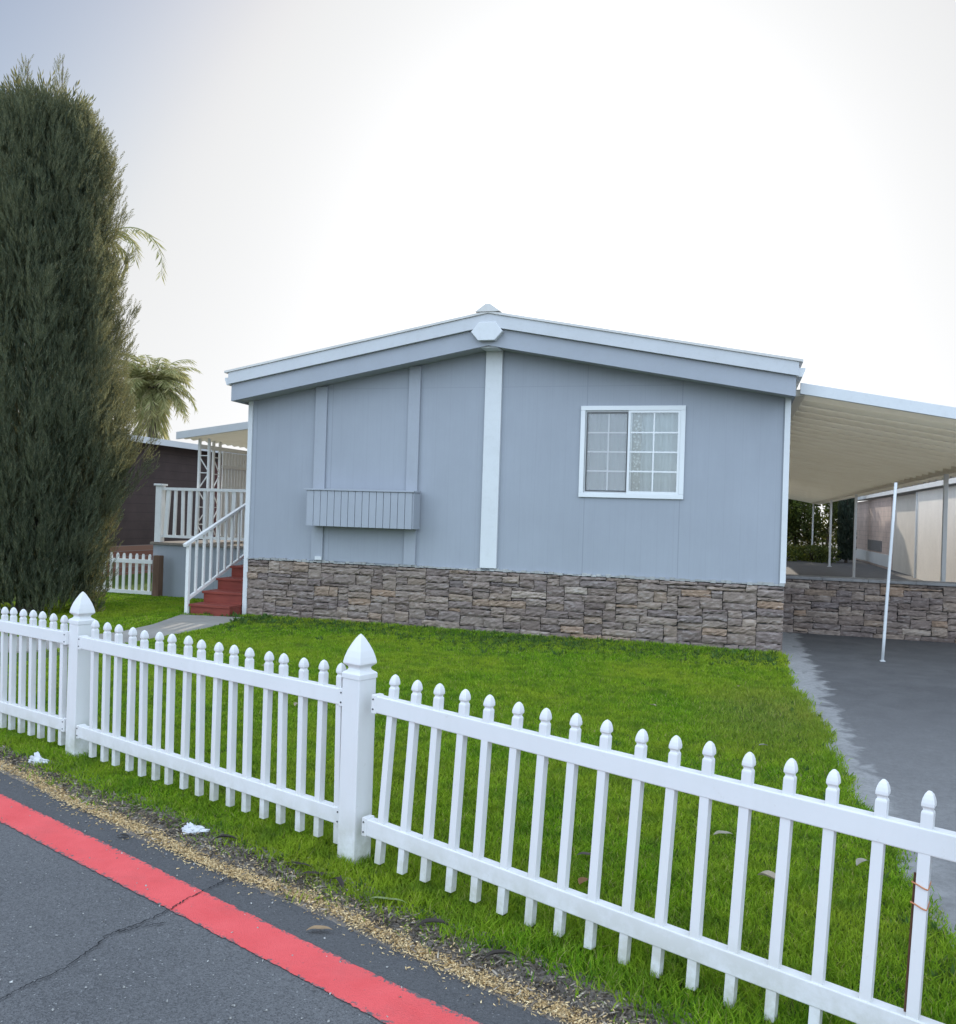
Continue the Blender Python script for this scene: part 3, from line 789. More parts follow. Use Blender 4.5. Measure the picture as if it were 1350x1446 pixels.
mb.add([(x, y, wz0-.02) for x, y in zip(xs, ys)] + [(x, y, wz1+.02) for x, y in zip(xs, ys)], [(i, i+1, n+i+1, n+i) for i in range(n-1)])
obj('curtain', mb, CURTAIN, win, smooth=True)
obj('lace_edge', MB().box(-1.27, -1.17, D+.045, D+.047, wz0, wz1), LACE, win)

# ------------------------------------------------------------------ carport
cp = thing('carport', 'white carport with a ribbed cream ceiling beside the grey house', 'carport', (2.2, D, 0))
cz = lambda x: 3.215 - .183*(x-.74)
CX0, CX1, CB = .80, 3.95, 44.0
# ribbed pan ceiling: profile along y, ribs run across
ys = []; zs_ = []
y = D+.0
prof = []
while y < CB:
    prof += [(y, 0), (y+.53, 0), (y+.535, -.06), (y+.585, -.06), (y+.59, 0)]; y += .60
prof = np.array(prof); n = len(prof)
V = []
for x in (CX0, CX1):
    V += [(x, p[0], cz(x)+p[1]) for p in prof]
for x in (CX0, CX1):
    V += [(x, p[0], cz(x)+.09) for p in prof]
Fq = [(i, i+1, n+i+1, n+i) for i in range(n-1)] + [(2*n+i, 3*n+i, 3*n+i+1, 2*n+i+1) for i in range(n-1)]
mb = MB(); mb.add(V, Fq); obj('ceiling', mb, CREAM, cp)
mb = MB(); mb.hexa([(CX0-.06,D-.05,cz(CX0-.06)-.012),(CX1,D-.05,cz(CX1)-.012),(CX1,D-.002,cz(CX1)-.012),(CX0-.06,D-.002,cz(CX0-.06)-.012),
         (CX0-.06,D-.05,cz(CX0-.06)+.125),(CX1,D-.05,cz(CX1)+.125),(CX1,D-.002,cz(CX1)+.125),(CX0-.06,D-.002,cz(CX0-.06)+.125)])
obj('front_fascia', mb, WHITE, cp, bevel=.004)
obj('side_gutter', MB().box(CX1+.001, CX1+.1, D-.05, CB, cz(CX1)-.03, cz(CX1)+.125), WHITE, cp)
BX = 3.62
obj('beam', MB().box(BX-.04, BX+.04, D+.1, CB, cz(BX)-.10, cz(BX)-.003), CREAM, cp)
obj('wall_hanger', MB().box(.641, .80, D+.02, CB, cz(.8)-.02, cz(.8)+.06), CREAM, cp)
for Y in (11.6, 17.1, 28.8, 35.8, 43.6):
    p = obj('post', MB().box(BX-.036, BX+.036, Y-.036, Y+.036, .01, cz(BX)-.101), WHITE, cp, bevel=.006)
    obj('foot_plate', MB().box(BX-.08, BX+.08, Y-.08, Y+.08, .0115, .022), WHITE, p)

# low ledge stone wall across the back of the drive
sw = thing('stone_wall', 'low grey stone wall standing across the back of the driveway', 'wall', (2.6, 13.6, 0))
obj('stones', ledge_stones(.66, 5.6, -.01, .80, 13.55, 29), STONE, sw)
obj('core', MB().box(.655, 5.6, 13.552, 13.85, -.02, .80), MORTAR, sw)
mb = MB(); xs = np.linspace(.65, 5.62, 9)
for a, b in zip(xs[:-1], xs[1:]): mb.box(a, b-.004, 13.48, 13.88, .802, .846)
obj('coping', mb, paint('coping_stone', (.27,.26,.255), .9, .25, .5, (.12,.115,.11), bump=.5), sw, bevel=.006)
# thin free-standing pole in front of it, added in place of a carport post
pole = thing('white_pole', 'thin free-standing white pole in place of a carport post, in front of the low stone wall', 'pole', (1.753, 11.22, .011))
obj('pole', MB().tube([(1.753, 11.22, .012), (1.765, 11.22, .30), (1.78, 11.22, .7), (1.815, 11.22, 1.5), (1.84, 11.22, 2.14)], .018, 10), WHITE, pole, smooth=True)
obj('base_plate', MB().box(1.725, 1.782, 11.19, 11.25, .0115, .020), WHITE, pole)
# ------------------------------------------------------------------ neighbour on the right
nb = thing('neighbour_house', 'long beige neighbouring house seen behind the carport posts', 'house', (7.5, 30, 0))
BEIGE = paint('beige_stucco', (.90,.83,.75), .8, .06, .15, bump=.2); TAN = m_lapped('tan_siding', (.62,.48,.42), .2)
GREYTAN = paint('shaded_stucco', (.68,.62,.55), .8, .08, .2)  # darker copy of the beige stucco, its shade put into the colour
NX = 5.62
obj('wall', MB().box(NX, NX+.2, 12, 30.4, 0, 2.76), BEIGE, nb)
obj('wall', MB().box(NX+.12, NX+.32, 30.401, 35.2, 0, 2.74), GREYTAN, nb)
obj('wall', MB().box(NX+.02, NX+.22, 35.201, 46, 0, 2.74), TAN, nb)
obj('wall', MB().box(NX+.4, NX+7, 45.8, 46, 0, 2.74), TAN, nb)
obj('base_trim', MB().box(NX-.02, NX+.018, 35.2, 46, .1, .55), WHITE, nb)
rf = MB(); rf.hexa([(NX-.16,11.7,2.80),(NX+7,11.7,3.5),(NX+7,46.4,3.5),(NX-.16,46.4,2.80),(NX-.16,11.7,2.95),(NX+7,11.7,3.65),(NX+7,46.4,3.65),(NX-.16,46.4,2.95)])
obj('roof', rf, WHITE, nb)
obj('corner_board', MB().box(NX-.03, NX+.1, 30.3, 30.45, 0, 2.76), WHITE, nb)
mb = MB().box(NX-.015, NX+.03, 37, 40.5, .62, 1.05)
obj('shutter_vent', mb, m_lapped('louvre_grey', (.22,.21,.21), .09), nb)

# ------------------------------------------------------------------ shrubs at the far end of the carport
HEDGE = m_leafy('hedge_leaves', [(0, (.03,.05,.012)), (.5, (.075,.11,.022)), (.85, (.14,.17,.035)), (1, (.22,.22,.06))], .45)
def shrub(name, x, y, rx, ry, hgt, n, label, mat, leaf=.16, cat='shrub', group=None):
    t = thing(name, label, cat, (x, y, 0), group)
    c = rng.uniform(-1, 1, (40, 3)); c[:, :2] *= (1-.3*np.clip(c[:, 2:3], 0, 1)); c *= .82
    k = rng.integers(0, 40, n); d = rng.normal(0, 1, (n, 3)); d /= np.linalg.norm(d, axis=1, keepdims=True)
    p = c[k] + d*(.30*rng.random((n, 1))**.4)
    p = p*np.array([rx, ry, hgt*.52]) + np.array([x, y, hgt*.52]); p[:, 2] = np.clip(p[:, 2], .05, None)
    V, Fq = inst(*leafquad(1, .55), p, rotmats(d + np.array([0,0,.3]), rng.random(n)*6.3), leaf*rng.uniform(.6, 1.3, n))
    npobj('foliage', V, [Fq], mat, t)
    mb = MB()
    for q in range(5):
        a = rng.uniform(0, 6.3); mb.tube([(x, y, 0), (x+.25*rx*math.cos(a), y+.25*ry*math.sin(a), hgt*.35), (x+.55*rx*math.cos(a), y+.55*ry*math.sin(a), hgt*.7)], [.05, .035, .015], 6)
    obj('stem', mb, BARK, t)
    return t
HD2 = m_leafy('dark_leaves', [(0, (.03,.045,.02)), (.6, (.07,.10,.03)), (1, (.15,.17,.06))], .35)
shrub('shrub', 1.5, 46.3, 1.5, 1.3, 5.4, 9000, 'sunlit yellow green shrub showing between the house corner and the farthest carport post', HEDGE, .17)
shrub('shrub', 3.1, 46.6, 1.2, 1.2, 5.0, 8000, 'tall dark leafy shrub showing between the two farthest carport posts', HD2, .17)
shrub('shrub', 4.5, 46.8, 1.2, 1.2, 4.8, 7000, 'dark shrub right behind the narrow dark green evergreen column', HD2, .17)
shrub('shrub', 1.9, 41.0, 1.3, 2.0, .75, 3000, 'low bright green shrub just above the stone wall by the house corner', HEDGE, .13)
shrub('shrub', 3.4, 40.5, 1.0, 2.0, .62, 2400, 'low dark shrub above the stone wall between the carport posts', HD2, .13)
DKG = m_leafy('dark_column_leaves', [(0, (.020,.032,.026)), (.6, (.040,.056,.044)), (1, (.06,.08,.06))], .15)
t = thing('columnar_evergreen', 'narrow dark green columnar evergreen beside the tan siding', 'tree', (4.7, 40.0, 0))
n = 5200; z = rng.uniform(.1, 3.6, n); a = rng.uniform(0, 6.3, n); rr = .34*np.sqrt(rng.random(n))*np.clip((3.75-z)/.8, .2, 1)
p = np.c_[4.7+rr*np.cos(a), 40.0+rr*np.sin(a), z]
V, Fq = inst(*leafquad(1, .4), p, rotmats(np.c_[np.cos(a)*.4, np.sin(a)*.4, np.ones(n)], rng.random(n)*6.3), .16*rng.uniform(.7, 1.3, n))
npobj('foliage', V, [Fq], DKG, t); obj('trunk', MB().tube([(4.7,40,0),(4.7,40,3.3)], [.07,.02], 8), BARK, t)

# ------------------------------------------------------------------ porch deck, stairs, awning
dk = thing('porch_deck', 'raised porch deck with grey skirting and a white railing', 'porch', (-8.6, 13, 0))
DY = 12.86
obj('skirting', MB().box(-9.72, -6.99, DY, DY+.1, 0, .90), m_siding('deck_skirt', (.36,.385,.42), .05), dk)
obj('skirting', MB().box(-9.72, -9.62, DY+.101, 17, 0, .90), SIDE, dk)
obj('deck_floor', MB().box(-9.76, -6.90, DY-.04, 17, .905, .945), m_wood('deck_boards', (.20,.17,.14), (.30,.26,.22), .8, (1,.1,1)), dk)
obj('post', (lambda m: (m.box(-9.70, -9.58, DY-.01, DY+.11, .946, 1.93), m.box(-9.725, -9.555, DY-.035, DY+.135, 1.931, 1.965), m)[-1])(MB()), WHITEWALL, dk, bevel=.006)
mb = MB().box(-9.579, -6.95, DY+.02, DY+.08, 1.855, 1.905).box(-9.579, -6.95, DY+.03, DY+.07, 1.03, 1.075)
obj('rail', mb, WHITEWALL, dk)
for k, x in enumerate(np.arange(-9.47, -7.0, .145)):
    lean = .045 if k == 0 else .012*math.sin(k*2.2)
    obj('baluster', MB().bar((x-lean, DY+.05, 1.076), (x, DY+.05, 1.854), .05 if k % 3 else .075, .035, up=(0,1,0)), WHITEWALL, dk)
st_ = thing('porch_stairs', 'red painted wooden steps with a white handrail beside the house wall', 'stairs', (-7.25, 11, 0))
steps = [(10.90, .165), (11.22, .33), (11.58, .50), (11.95, .67), (12.32, .82)]
for k, (y, z) in enumerate(steps):
    y1 = steps[k+1][0]+.0 if k < 4 else DY-.05
    mb = MB().box(-7.60+.02, -6.925, y+.02, y1+.019, 0.0, z-.036).box(-7.60, -6.92, y, y1+.02, z-.035, z)
    obj('step', mb, STEPRED, st_, bevel=.004)
RXs = -7.63
obj('newel', MB().box(RXs-.025, RXs+.025, 10.88, 10.93, 0, 1.06), WHITEWALL, st_)
obj('newel', MB().box(RXs-.025, RXs+.025, 12.75, 12.80, 0, 1.78), WHITEWALL, st_)
hr = lambda y: 1.05 + (y-10.88)*.388
obj('handrail', MB().bar((RXs, 10.80, hr(10.80)), (RXs, 12.80, hr(12.80)), .055, .045), WHITEWALL, st_, bevel=.004)
obj('bottom_rail', MB().bar((RXs, 10.931, hr(10.93)-.83), (RXs, 12.749, hr(12.75)-.83), .04, .045), WHITEWALL, st_)
for y in np.linspace(11.10, 12.6, 9):
    obj('baluster', MB().box(RXs-.016, RXs+.016, y-.016, y+.016, hr(y)-.81, hr(y)-.02), WHITEWALL, st_)
aw = thing('porch_awning', 'white porch awning on ornamental posts with a slatted side screen', 'awning', (-8.2, 14, 0))
az = lambda x: 2.78 + (x+9.28)*.128
V = []; prof = []
x = -9.28
ny = 40
ysw = np.linspace(DY, 17.2, 90)
mb = MB()
corr = [.018*math.sin(i*1.4) for i in range(90)]
vv = [(-9.25, yy, az(-9.25)-.01+c) for yy, c in zip(ysw, corr)] + [(-7.0, yy, az(-7.0)-.01+c) for yy, c in zip(ysw, corr)] + [(-9.25, yy, az(-9.25)+.08) for yy in ysw] + [(-7.0, yy, az(-7.0)+.08) for yy in ysw]
mb.add(vv, [(i, i+1, 91+i, 90+i) for i in range(89)] + [(180+i, 270+i, 271+i, 181+i) for i in range(89)])
obj('roof_panel', mb, CREAM, aw)
mb = MB().hexa([(-9.29,DY-.05,az(-9.29)-.035),(-6.9,DY-.05,az(-6.9)-.035),(-6.9,DY-.004,az(-6.9)-.035),(-9.29,DY-.004,az(-9.29)-.035),(-9.29,DY-.05,az(-9.29)+.09),(-6.9,DY-.05,az(-6.9)+.09),(-6.9,DY-.004,az(-6.9)+.09),(-9.29,DY-.004,az(-9.29)+.09)])
obj('front_fascia', mb, WHITE, aw)
obj('side_fascia', MB().box(-9.30, -9.255, DY-.003, 17.2, az(-9.28)+.012, az(-9.28)+.09), WHITE, aw)
def lattice_post(x, y, x2, y2):
    m = MB(); z1 = az(x)-.04
    m.box(x-.02, x+.02, y-.02, y+.02, .946, z1); m.box(x2-.02, x2+.02, y2-.02, y2+.02, .946, z1)
    z = 1.0; k = 0
    while z < z1-.3:
        a, b = ((x, y), (x2, y2)) if k % 2 else ((x2, y2), (x, y))
        m.bar((a[0], a[1], z), (b[0], b[1], z+.26), .016, .016); m.bar((x, y, z+.28), (x2, y2, z+.28), .016, .016)
        z += .30; k += 1
    return m
obj('ornamental_post', lattice_post(-8.98, DY+.2, -8.79, DY+.2), WHITEWALL, aw)
obj('ornamental_post', lattice_post(-9.0, DY+.65, -9.0, DY+.85), WHITEWALL, aw)
mb = MB(); yy = 13.8
while yy < 17: mb.box(-9.01, -8.99, yy, yy+.085, 1.0, 2.60); yy += .1
sc2 = obj('slat_screen', mb, WHITEWALL, aw)
obj('screen_rail', MB().box(-9.03, -8.97, 13.08, 17, 2.61, 2.68).box(-8.985, -8.96, 13.75, 17, 2.30, 2.36).box(-8.985, -8.96, 13.75, 17, 1.0, 1.06), WHITEWALL, sc2)

# short picket fence beside the deck
def picket_prof(L, a=.0165):
    return [(a, 0), (a, L-.064), (a*.95, L-.060), (a*.76, L-.055), (a*.78, L-.050), (a*1.06, L-.043), (a*1.06, L-.034), (a*.93, L-.022), (a*.68, L-.010), (a*.34, L-.0025), (a*.08, L)]
f2 = thing('picket_fence', 'short weathered white picket fence between the cypress and the porch deck', 'fence', (-10.6, 12.7, 0))
for k in range(16):
    x = -9.66 - k*.132
    obj('picket', MB().box(x-.025, x+.025, 12.69, 12.71, .03, .70).prism([(x-.025, .70), (x+.025, .70), (x+.012, .735), (x-.012, .735)], 12.69, 12.71), WHITEWALL, f2)
obj('rail', MB().box(-11.8, -9.585, 12.665, 12.689, .57, .64), WHITEWALL, f2); obj('rail', MB().box(-11.8, -9.585, 12.665, 12.689, .04, .10), WHITEWALL, f2)
obj('post', MB().box(-9.56, -9.44, 12.66, 12.78, -.02, .72), m_wood('old_brown_wood', (.13,.075,.05), (.22,.13,.09)), f2)

# ------------------------------------------------------------------ brown house on the left
bh = thing('brown_house', 'dark brown sided house with a white roof edge behind the porch', 'house', (-14, 20, 0))
BX0 = -13.0
BROWN = m_lapped('brown_siding', (.085,.06,.055), .2)
obj('wall', MB().box(BX0-.2, BX0, 11, 27, .66, 3.0), BROWN, bh); obj('brick_base', MB().box(BX0-.2, BX0+.03, 11, 27, -.02, .659), m_brick(), bh)
obj('wall', MB().box(BX0-7, BX0-.2, 26.8, 27, 0, 3.0), BROWN, bh)
dr = obj('door', MB().box(BX0+.002, BX0+.03, 19.4, 20.3, .7, 2.75), paint('door_red', (.10,.03,.028), .5), bh)
obj('door_frame', MB().box(BX0+.001, BX0+.05, 19.3, 19.395, .7, 2.85).box(BX0+.001, BX0+.05, 20.305, 20.4, .7, 2.85), m_wood('frame_brown', (.10,.05,.04), (.14,.08,.06)), dr)
rf = MB().hexa([(BX0+.35,10.5,3.0),(BX0+.35,27.5,3.0),(BX0-7,27.5,3.6),(BX0-7,10.5,3.6),(BX0+.35,10.5,3.06),(BX0+.35,27.5,3.06),(BX0-7,27.5,3.7),(BX0-7,10.5,3.7)])
rr_ = obj('roof', rf, ROOFMETAL, bh); obj('fascia', MB().box(BX0+.351, BX0+.39, 10.5, 27.5, 2.96, 3.10), WHITE, rr_)

# ------------------------------------------------------------------ cypress
cyp = thing('cypress_tree', 'tall dense dark cypress tree with spiky top at the left edge', 'tree', (-9.6, 10.0, 0))
CXc, CYc = -9.6, 10.0
ZR = np.array([0, .4, 1.2, 2.0, 2.5, 3.2, 4.4, 5.2, 6.0, 6.75, 7.0, 7.2, 7.35]); RR = np.array([1.06, 1.16, 1.26, 1.48, 1.50, 1.30, 1.15, 1.05, .95, .82, .68, .45, .15])
def cyr(z, a):
    r = np.interp(z, ZR, RR)*.86
    return r*(1 + .055*np.sin(5*a+1.3) + .045*np.sin(9*a+z*.7) + .03*np.sin(17*a-z*1.1) + .03*np.sin(z*3.1+a*2))
ntp = 16; tv = []; tf = []
for i in range(ntp):
    zz = .05 + .88*i/ntp; an = i*2.4; ln = .30*(1-.5*zz); wdt = .022
    o = np.array([math.cos(an), math.sin(an), 0]); sdv = np.array([-math.sin(an), math.cos(an), 0])
    b0 = np.array([0, 0, zz]); tip = b0 + o*ln*.40 + np.array([0, 0, ln*.95])
    mid = b0 + o*ln*.28 + np.array([0, 0, ln*.42])
    q = [b0, mid+sdv*wdt, tip, mid-sdv*wdt]; tf.append([4*i+k for k in range(4)]); tv += [tuple(x) for x in q]
def sprigs(n, fr, zlo=.05, zhi=7.2, Lm=(.22, .5), out=.45):
    z = rng.uniform(zlo, zhi, n); a = rng.uniform(0, 2*PI, n)
    r = cyr(z, a)*fr(n)
    p = np.c_[CXc + r*np.cos(a), CYc + r*np.sin(a), z]
    ax = np.c_[np.cos(a)*out + rng.normal(0, .22, n), np.sin(a)*out + rng.normal(0, .22, n), np.ones(n)]
    L = rng.uniform(*Lm, n)
    return inst(tv, tf, p, rotmats(ax, rng.random(n)*6.3), np.c_[L*.85, L*.85, L])
def plumes(n, per, fr, zlo, zhi, hl, Lm):
    z0 = rng.uniform(zlo-.2, zhi, n); a0 = rng.uniform(0, 2*PI, n); h0 = rng.uniform(*hl, n); w0 = h0*rng.uniform(.16, .24, n); o0 = rng.uniform(.12, .38, n)
    r0 = np.minimum(cyr(z0, a0), cyr(z0+h0, a0)+.12)*fr(n)
    k = np.repeat(np.arange(n), per); m = len(k); u = rng.random(m)
    b = rng.uniform(0, 2*PI, m); rr = w0[k]*np.sin(PI*np.clip(u*.85+.15, 0, 1))**.8*np.sqrt(rng.random(m))
    ra = r0[k] + o0[k]*h0[k]*u*.5 + rr*np.cos(b)
    tang = rr*np.sin(b)
    p = np.c_[CXc + ra*np.cos(a0[k]) - tang*np.sin(a0[k]), CYc + ra*np.sin(a0[k]) + tang*np.cos(a0[k]), z0[k] + h0[k]*u]
    out = .30*np.cos(b)+.25
    ax = np.c_[np.cos(a0[k])*out - np.sin(a0[k])*.35*np.sin(b) + rng.normal(0, .14, m), np.sin(a0[k])*out + np.cos(a0[k])*.35*np.sin(b) + rng.normal(0, .14, m), np.ones(m)]
    L = rng.uniform(*Lm, m)
    return inst(tv, tf, p, rotmats(ax, rng.random(m)*6.3), np.c_[L*.9, L*.9, L])
parts = [plumes(620, 34, lambda n: .84+.13*rng.random(n), .0, 6.45, (.45, 1.0), (.12, .27)), plumes(90, 30, lambda n: .45+.45*rng.random(n), 6.2, 6.6, (.5, .8), (.12, .25)),
         sprigs(11000, lambda n: .58 + .28*rng.random(n), Lm=(.2, .42), zhi=7.0), sprigs(4200, lambda n: .25+.4*rng.random(n), Lm=(.4, .7), zhi=7.0),
         sprigs(500, lambda n: .97 + .09*rng.random(n), Lm=(.12, .26), out=.7, zhi=6.9)]
# spiky leaders on top
lead = []
for (off, zz_, rd_) in ((.02, 8.12, .13), (-.38, 8.0, .14), (.22, 7.5, .12), (.36, 7.45, .12), (.48, 7.35, .11), (.60, 7.25, .11), (.64, 7.0, .09), (.80, 6.9, .10), (.30, 7.65, .09), (.54, 7.5, .09), (-.7, 7.7, .15), (-.2, 7.5, .14), (.12, 7.55, .14)):
    lead.append((CXc + off*.722 + rng.normal(0, .1), CYc + off*.692 + rng.normal(0, .1), zz_, rd_))
mbt = MB().tube([(CXc, CYc, -.05), (CXc+.05, CYc, 1.5), (CXc, CYc, 4), (CXc, CYc, 6.8)], [.19, .15, .10, .03], 10)
for x, y, zt_, rd in lead:
    n = 120; z = zt_ - .95*rng.random(n)**.8; fr_ = (zt_-z)/.95; a = rng.random(n)*6.3
    r = rd*(.12+1.4*fr_)*rng.random(n)
    p = np.c_[x + r*np.cos(a) + .04*np.sin(z*3), y + r*np.sin(a), z-.12]
    ax = np.c_[np.cos(a)*.35+rng.normal(0, .1, n), np.sin(a)*.35+rng.normal(0, .1, n), np.ones(n)]
    L = rng.uniform(.10, .22, n); parts.append(inst(tv, tf, p, rotmats(ax, rng.random(n)*6.3), np.c_[L*.8, L*.8, L]))
    mbt.tube([(CXc+(x-CXc)*.6, CYc, 5.2), (x, y, 6.5), (x, y, zt_-.05)], [.03, .018, .004], 5)
# loose branches leaning out of the right flank
for (rb, bz, re, ez) in ((1.1, 3.9, 1.38, 4.6), (1.3, 1.9, 1.80, 2.75), (1.3, 1.7, 1.72, 2.35), (1.35, 2.2, 1.66, 3.05), (.95, 5.2, 1.16, 6.0), (.9, 5.7, 1.04, 6.4), (1.05, 4.7, 1.25, 5.4)):
    rb *= .9; re *= .92; bx, by = CXc + rb*.722, CYc + rb*.692; ex, ey = CXc + re*.722, CYc + re*.692
    n = 44; u_ = rng.random(n)**.8; p = np.c_[bx+(ex-bx)*u_, by+(ey-by)*u_, bz+(ez-bz)*u_-.12] + rng.normal(0, .035, (n, 3))
    ax = np.c_[np.full(n, ex-bx)+rng.normal(0, .25, n), np.full(n, ey-by)+rng.normal(0, .25, n), np.full(n, ez-bz)]
    L = rng.uniform(.12, .26, n); parts.append(inst(tv, tf, p, rotmats(ax, rng.random(n)*6.3), np.c_[L*.8, L*.8, L]))
    mbt.tube([(CXc+.3, CYc+.3, bz-.5), (bx, by, bz), (ex, ey, ez-.08)], [.02, .012, .003], 5)
V, polys = merge(parts)
npobj('crown', V, polys, CYP, cyp)
obj('trunk', mbt, BARK, cyp, smooth=True)

# ------------------------------------------------------------------ palms behind
PALM = m_leafy('palm_leaflets', [(0, (.15,.17,.07)), (.5, (.29,.31,.14)), (.85, (.46,.44,.24)), (1, (.60,.53,.34))], .5, (.5,.45,.18))
def palm(x, y, zc, R, nf, label, dirs=None, droop=.72, hang=14):
    t = thing('palm_tree', label, 'palm tree', (x, y, 0))
    Vs = []; mb = MB()
    specs = dirs if dirs else []
    for k in range(nf):
        specs = specs + [(k*2.39996 + rng.uniform(-.2, .2), rng.uniform(-.35, 1.45), R*rng.uniform(.75, 1.1))]
    for (a, el, L) in specs:
        P = []; p = np.array([x, y, zc], float); e = el
        seg = 12
        for i in range(seg+1):
            P.append(p.copy()); p = p + L/seg*np.array([math.cos(a)*math.cos(e), math.sin(a)*math.cos(e), math.sin(e)]); e -= droop*(.10+.012*i)
        P = np.array(P); mb.tube(P, list(np.linspace(.03, .006, seg+1)), 5)
        n = 92; u = np.linspace(.10, .995, n//2); u = np.repeat(u, 2); sg = np.tile([1, -1], n//2)
        fi = u*seg; i0 = np.clip(fi.astype(int), 0, seg-1); pos = P[i0] + (P[i0+1]-P[i0])*(fi-i0)[:, None]
        tang = P[i0+1]-P[i0]; tang /= np.linalg.norm(tang, axis=1, keepdims=True)
        side = np.cross(tang, [0,0,1.]); side /= np.linalg.norm(side, axis=1, keepdims=True) + 1e-9
        ax = side*sg[:, None]*.75 + tang*.65 + np.array([0,0,-.45]) + rng.normal(0, .16, (n, 3))
        LL = R*.30*(1-.55*np.abs(u-.4))*rng.uniform(.8, 1.1, n)
        Vs.append(inst(*leafquad(1, .075), pos, rotmats(ax, rng.random(n)*6.3), LL))
    # skirt of dead fronds
    n = hang*40; a = rng.random(n)*6.3; zz = zc - rng.random(n)*R*.9
    p = np.c_[x + .22*np.cos(a)*(1+rng.random(n)), y + .22*np.sin(a)*(1+rng.random(n)), zz]
    Vs.append(inst(*leafquad(1, .06), p, rotmats(np.c_[np.cos(a)*.5, np.sin(a)*.5, -np.ones(n)], rng.random(n)*6.3), R*.4*rng.uniform(.6, 1.2, n)))
    V, polys = merge(Vs); npobj('frond_leaves', V, polys, PALM, t); obj('frond_stems', mb, PALM, t)
    obj('trunk', MB().tube([(x, y, -.1), (x+.1, y, zc*.5), (x, y, zc)], [.24, .19, .2], 12), BARK, t, smooth=True)
    return t
palm(-19.9, 26, 5.75, 1.75, 64, 'short shaggy palm with tan drooping fronds right of the cypress')
palm(-23.1, 27, 11.6, 2.2, 4, 'taller palm hidden by the cypress with one long drooping frond showing', dirs=[(-.12, .35, 4.2)], droop=1.15, hang=4)

# ------------------------------------------------------------------ white picket fence along the street
fen = thing('picket_fence', 'long white vinyl picket fence between the street and the lawn', 'fence', (-1.617, 3.635, 0))
def fang(S, E): return math.atan2(E[1]-S[1], E[0]-S[0])
post_prof = [(.0545, -.03), (.0545, .845)]
cap_prof = [(.0615, .8455), (.0615, .868), (.057, .873), (.043, .882), (.0385, .890), (.041, .898), (.054, .908), (.0585, .914), (.0575, .922), (.053, .943), (.0445, .970), (.032, .998), (.017, 1.026), (.008, 1.039), (.0015, 1.046)]
cap_prof = [(h*.94, z) for h, z in cap_prof]
def shift(prof): z0 = prof[0][1]; return [(h, z-z0) for h, z in prof], z0
def fence_post(x, y, ang, dz=0):
    p, z0 = shift(post_prof); o = obj('post', MB().sqlathe(p, (x, y, z0+dz), ang), VINYL, fen, bevel=.004)
    p, z0 = shift(cap_prof); obj('post_cap', MB().sqlathe(p, (x, y, z0+dz), ang), VINYL, o, bevel=.0015)
PA, PB = (-3.9009, 4.4913), (-1.6173, 3.6353)
fence_post(*PA, -.36); fence_post(*PB, -.37); fence_post(.755, 2.70, -.37, -.05); fence_post(-6.2, 5.28, -.34)
def panel(S, E, count, zb, sl_, lean, L, a_post, b_post, zr_top, zr_bot):
    S = np.array(S); E = np.array(E); ang = fang(S, E); d = (E-S)/np.linalg.norm(E-S); tot = np.linalg.norm(E-S)
    for k in range(count):
        u_ = k/(count-1); p = S + (E-S)*u_; z = zb + sl_*u_ + rng.normal(0, .003)
        p = p + d*rng.normal(0, .003)
        lj = (lean[0] + d[0]*rng.normal(0, .004), lean[1] + d[1]*rng.normal(0, .004))
        obj('picket', MB().sqlathe(picket_prof(L), (p[0], p[1], z), ang, lj), VINYL, fen, bevel=.0016)
    for (z0, z1) in (zr_bot, zr_top):
        zc = (z0+z1)/2; hgt = z1-z0; fr_ = zc/L
        A = S + d*a_post + np.array(lean)*fr_; B = S + d*b_post + np.array(lean)*fr_
        za = zc + sl_*(a_post/tot); zb2 = zc + sl_*(b_post/tot)
        r = obj('rail', MB().bar((A[0], A[1], za), (B[0], B[1], zb2), .045, hgt), VINYL, fen, bevel=.004)
        for P_, z_, sgn in ((A, za, 1), (B, zb2, -1)):
            q = P_ + d*sgn*.012
            obj('bracket', MB().bar((P_[0], P_[1], z_), (P_[0]+d[0]*sgn*.028, P_[1]+d[1]*sgn*.028, z_), .052, hgt+.007), VINYL, r, bevel=.002)
            nn_ = np.array([d[1], -d[0]])
            for dz_ in (-.022, .022):
                c0 = q + nn_*.0255
                obj('screw', MB().tube([(c0[0], c0[1], z_+dz_), (c0[0]+nn_[0]*.004, c0[1]+nn_[1]*.004, z_+dz_)], .004, 8), DKMETAL, r)
panel((-1.45,3.5387), (.5354,2.7706), 17, .0596, -.0417, (.0364,.0122), .833, -.105, 2.30, (.709,.784), (.162,.236))
panel((-3.6929,4.3766), (-1.71,3.6589), 17, .0597, .0071, (.0091,-.0241), .836, -.145, 2.14, (.709,.783), (.158,.232))
d3 = (np.array((-4.0406,4.505)) - np.array((-4.7266,4.7267)))/6
S3 = np.array((-4.0406,4.505)) - d3*15
panel(S3, (-4.0406,4.505), 16, .055, .01, (.0123,-.0276), .826, -.1, 1.87, (.706,.780), (.156,.230))

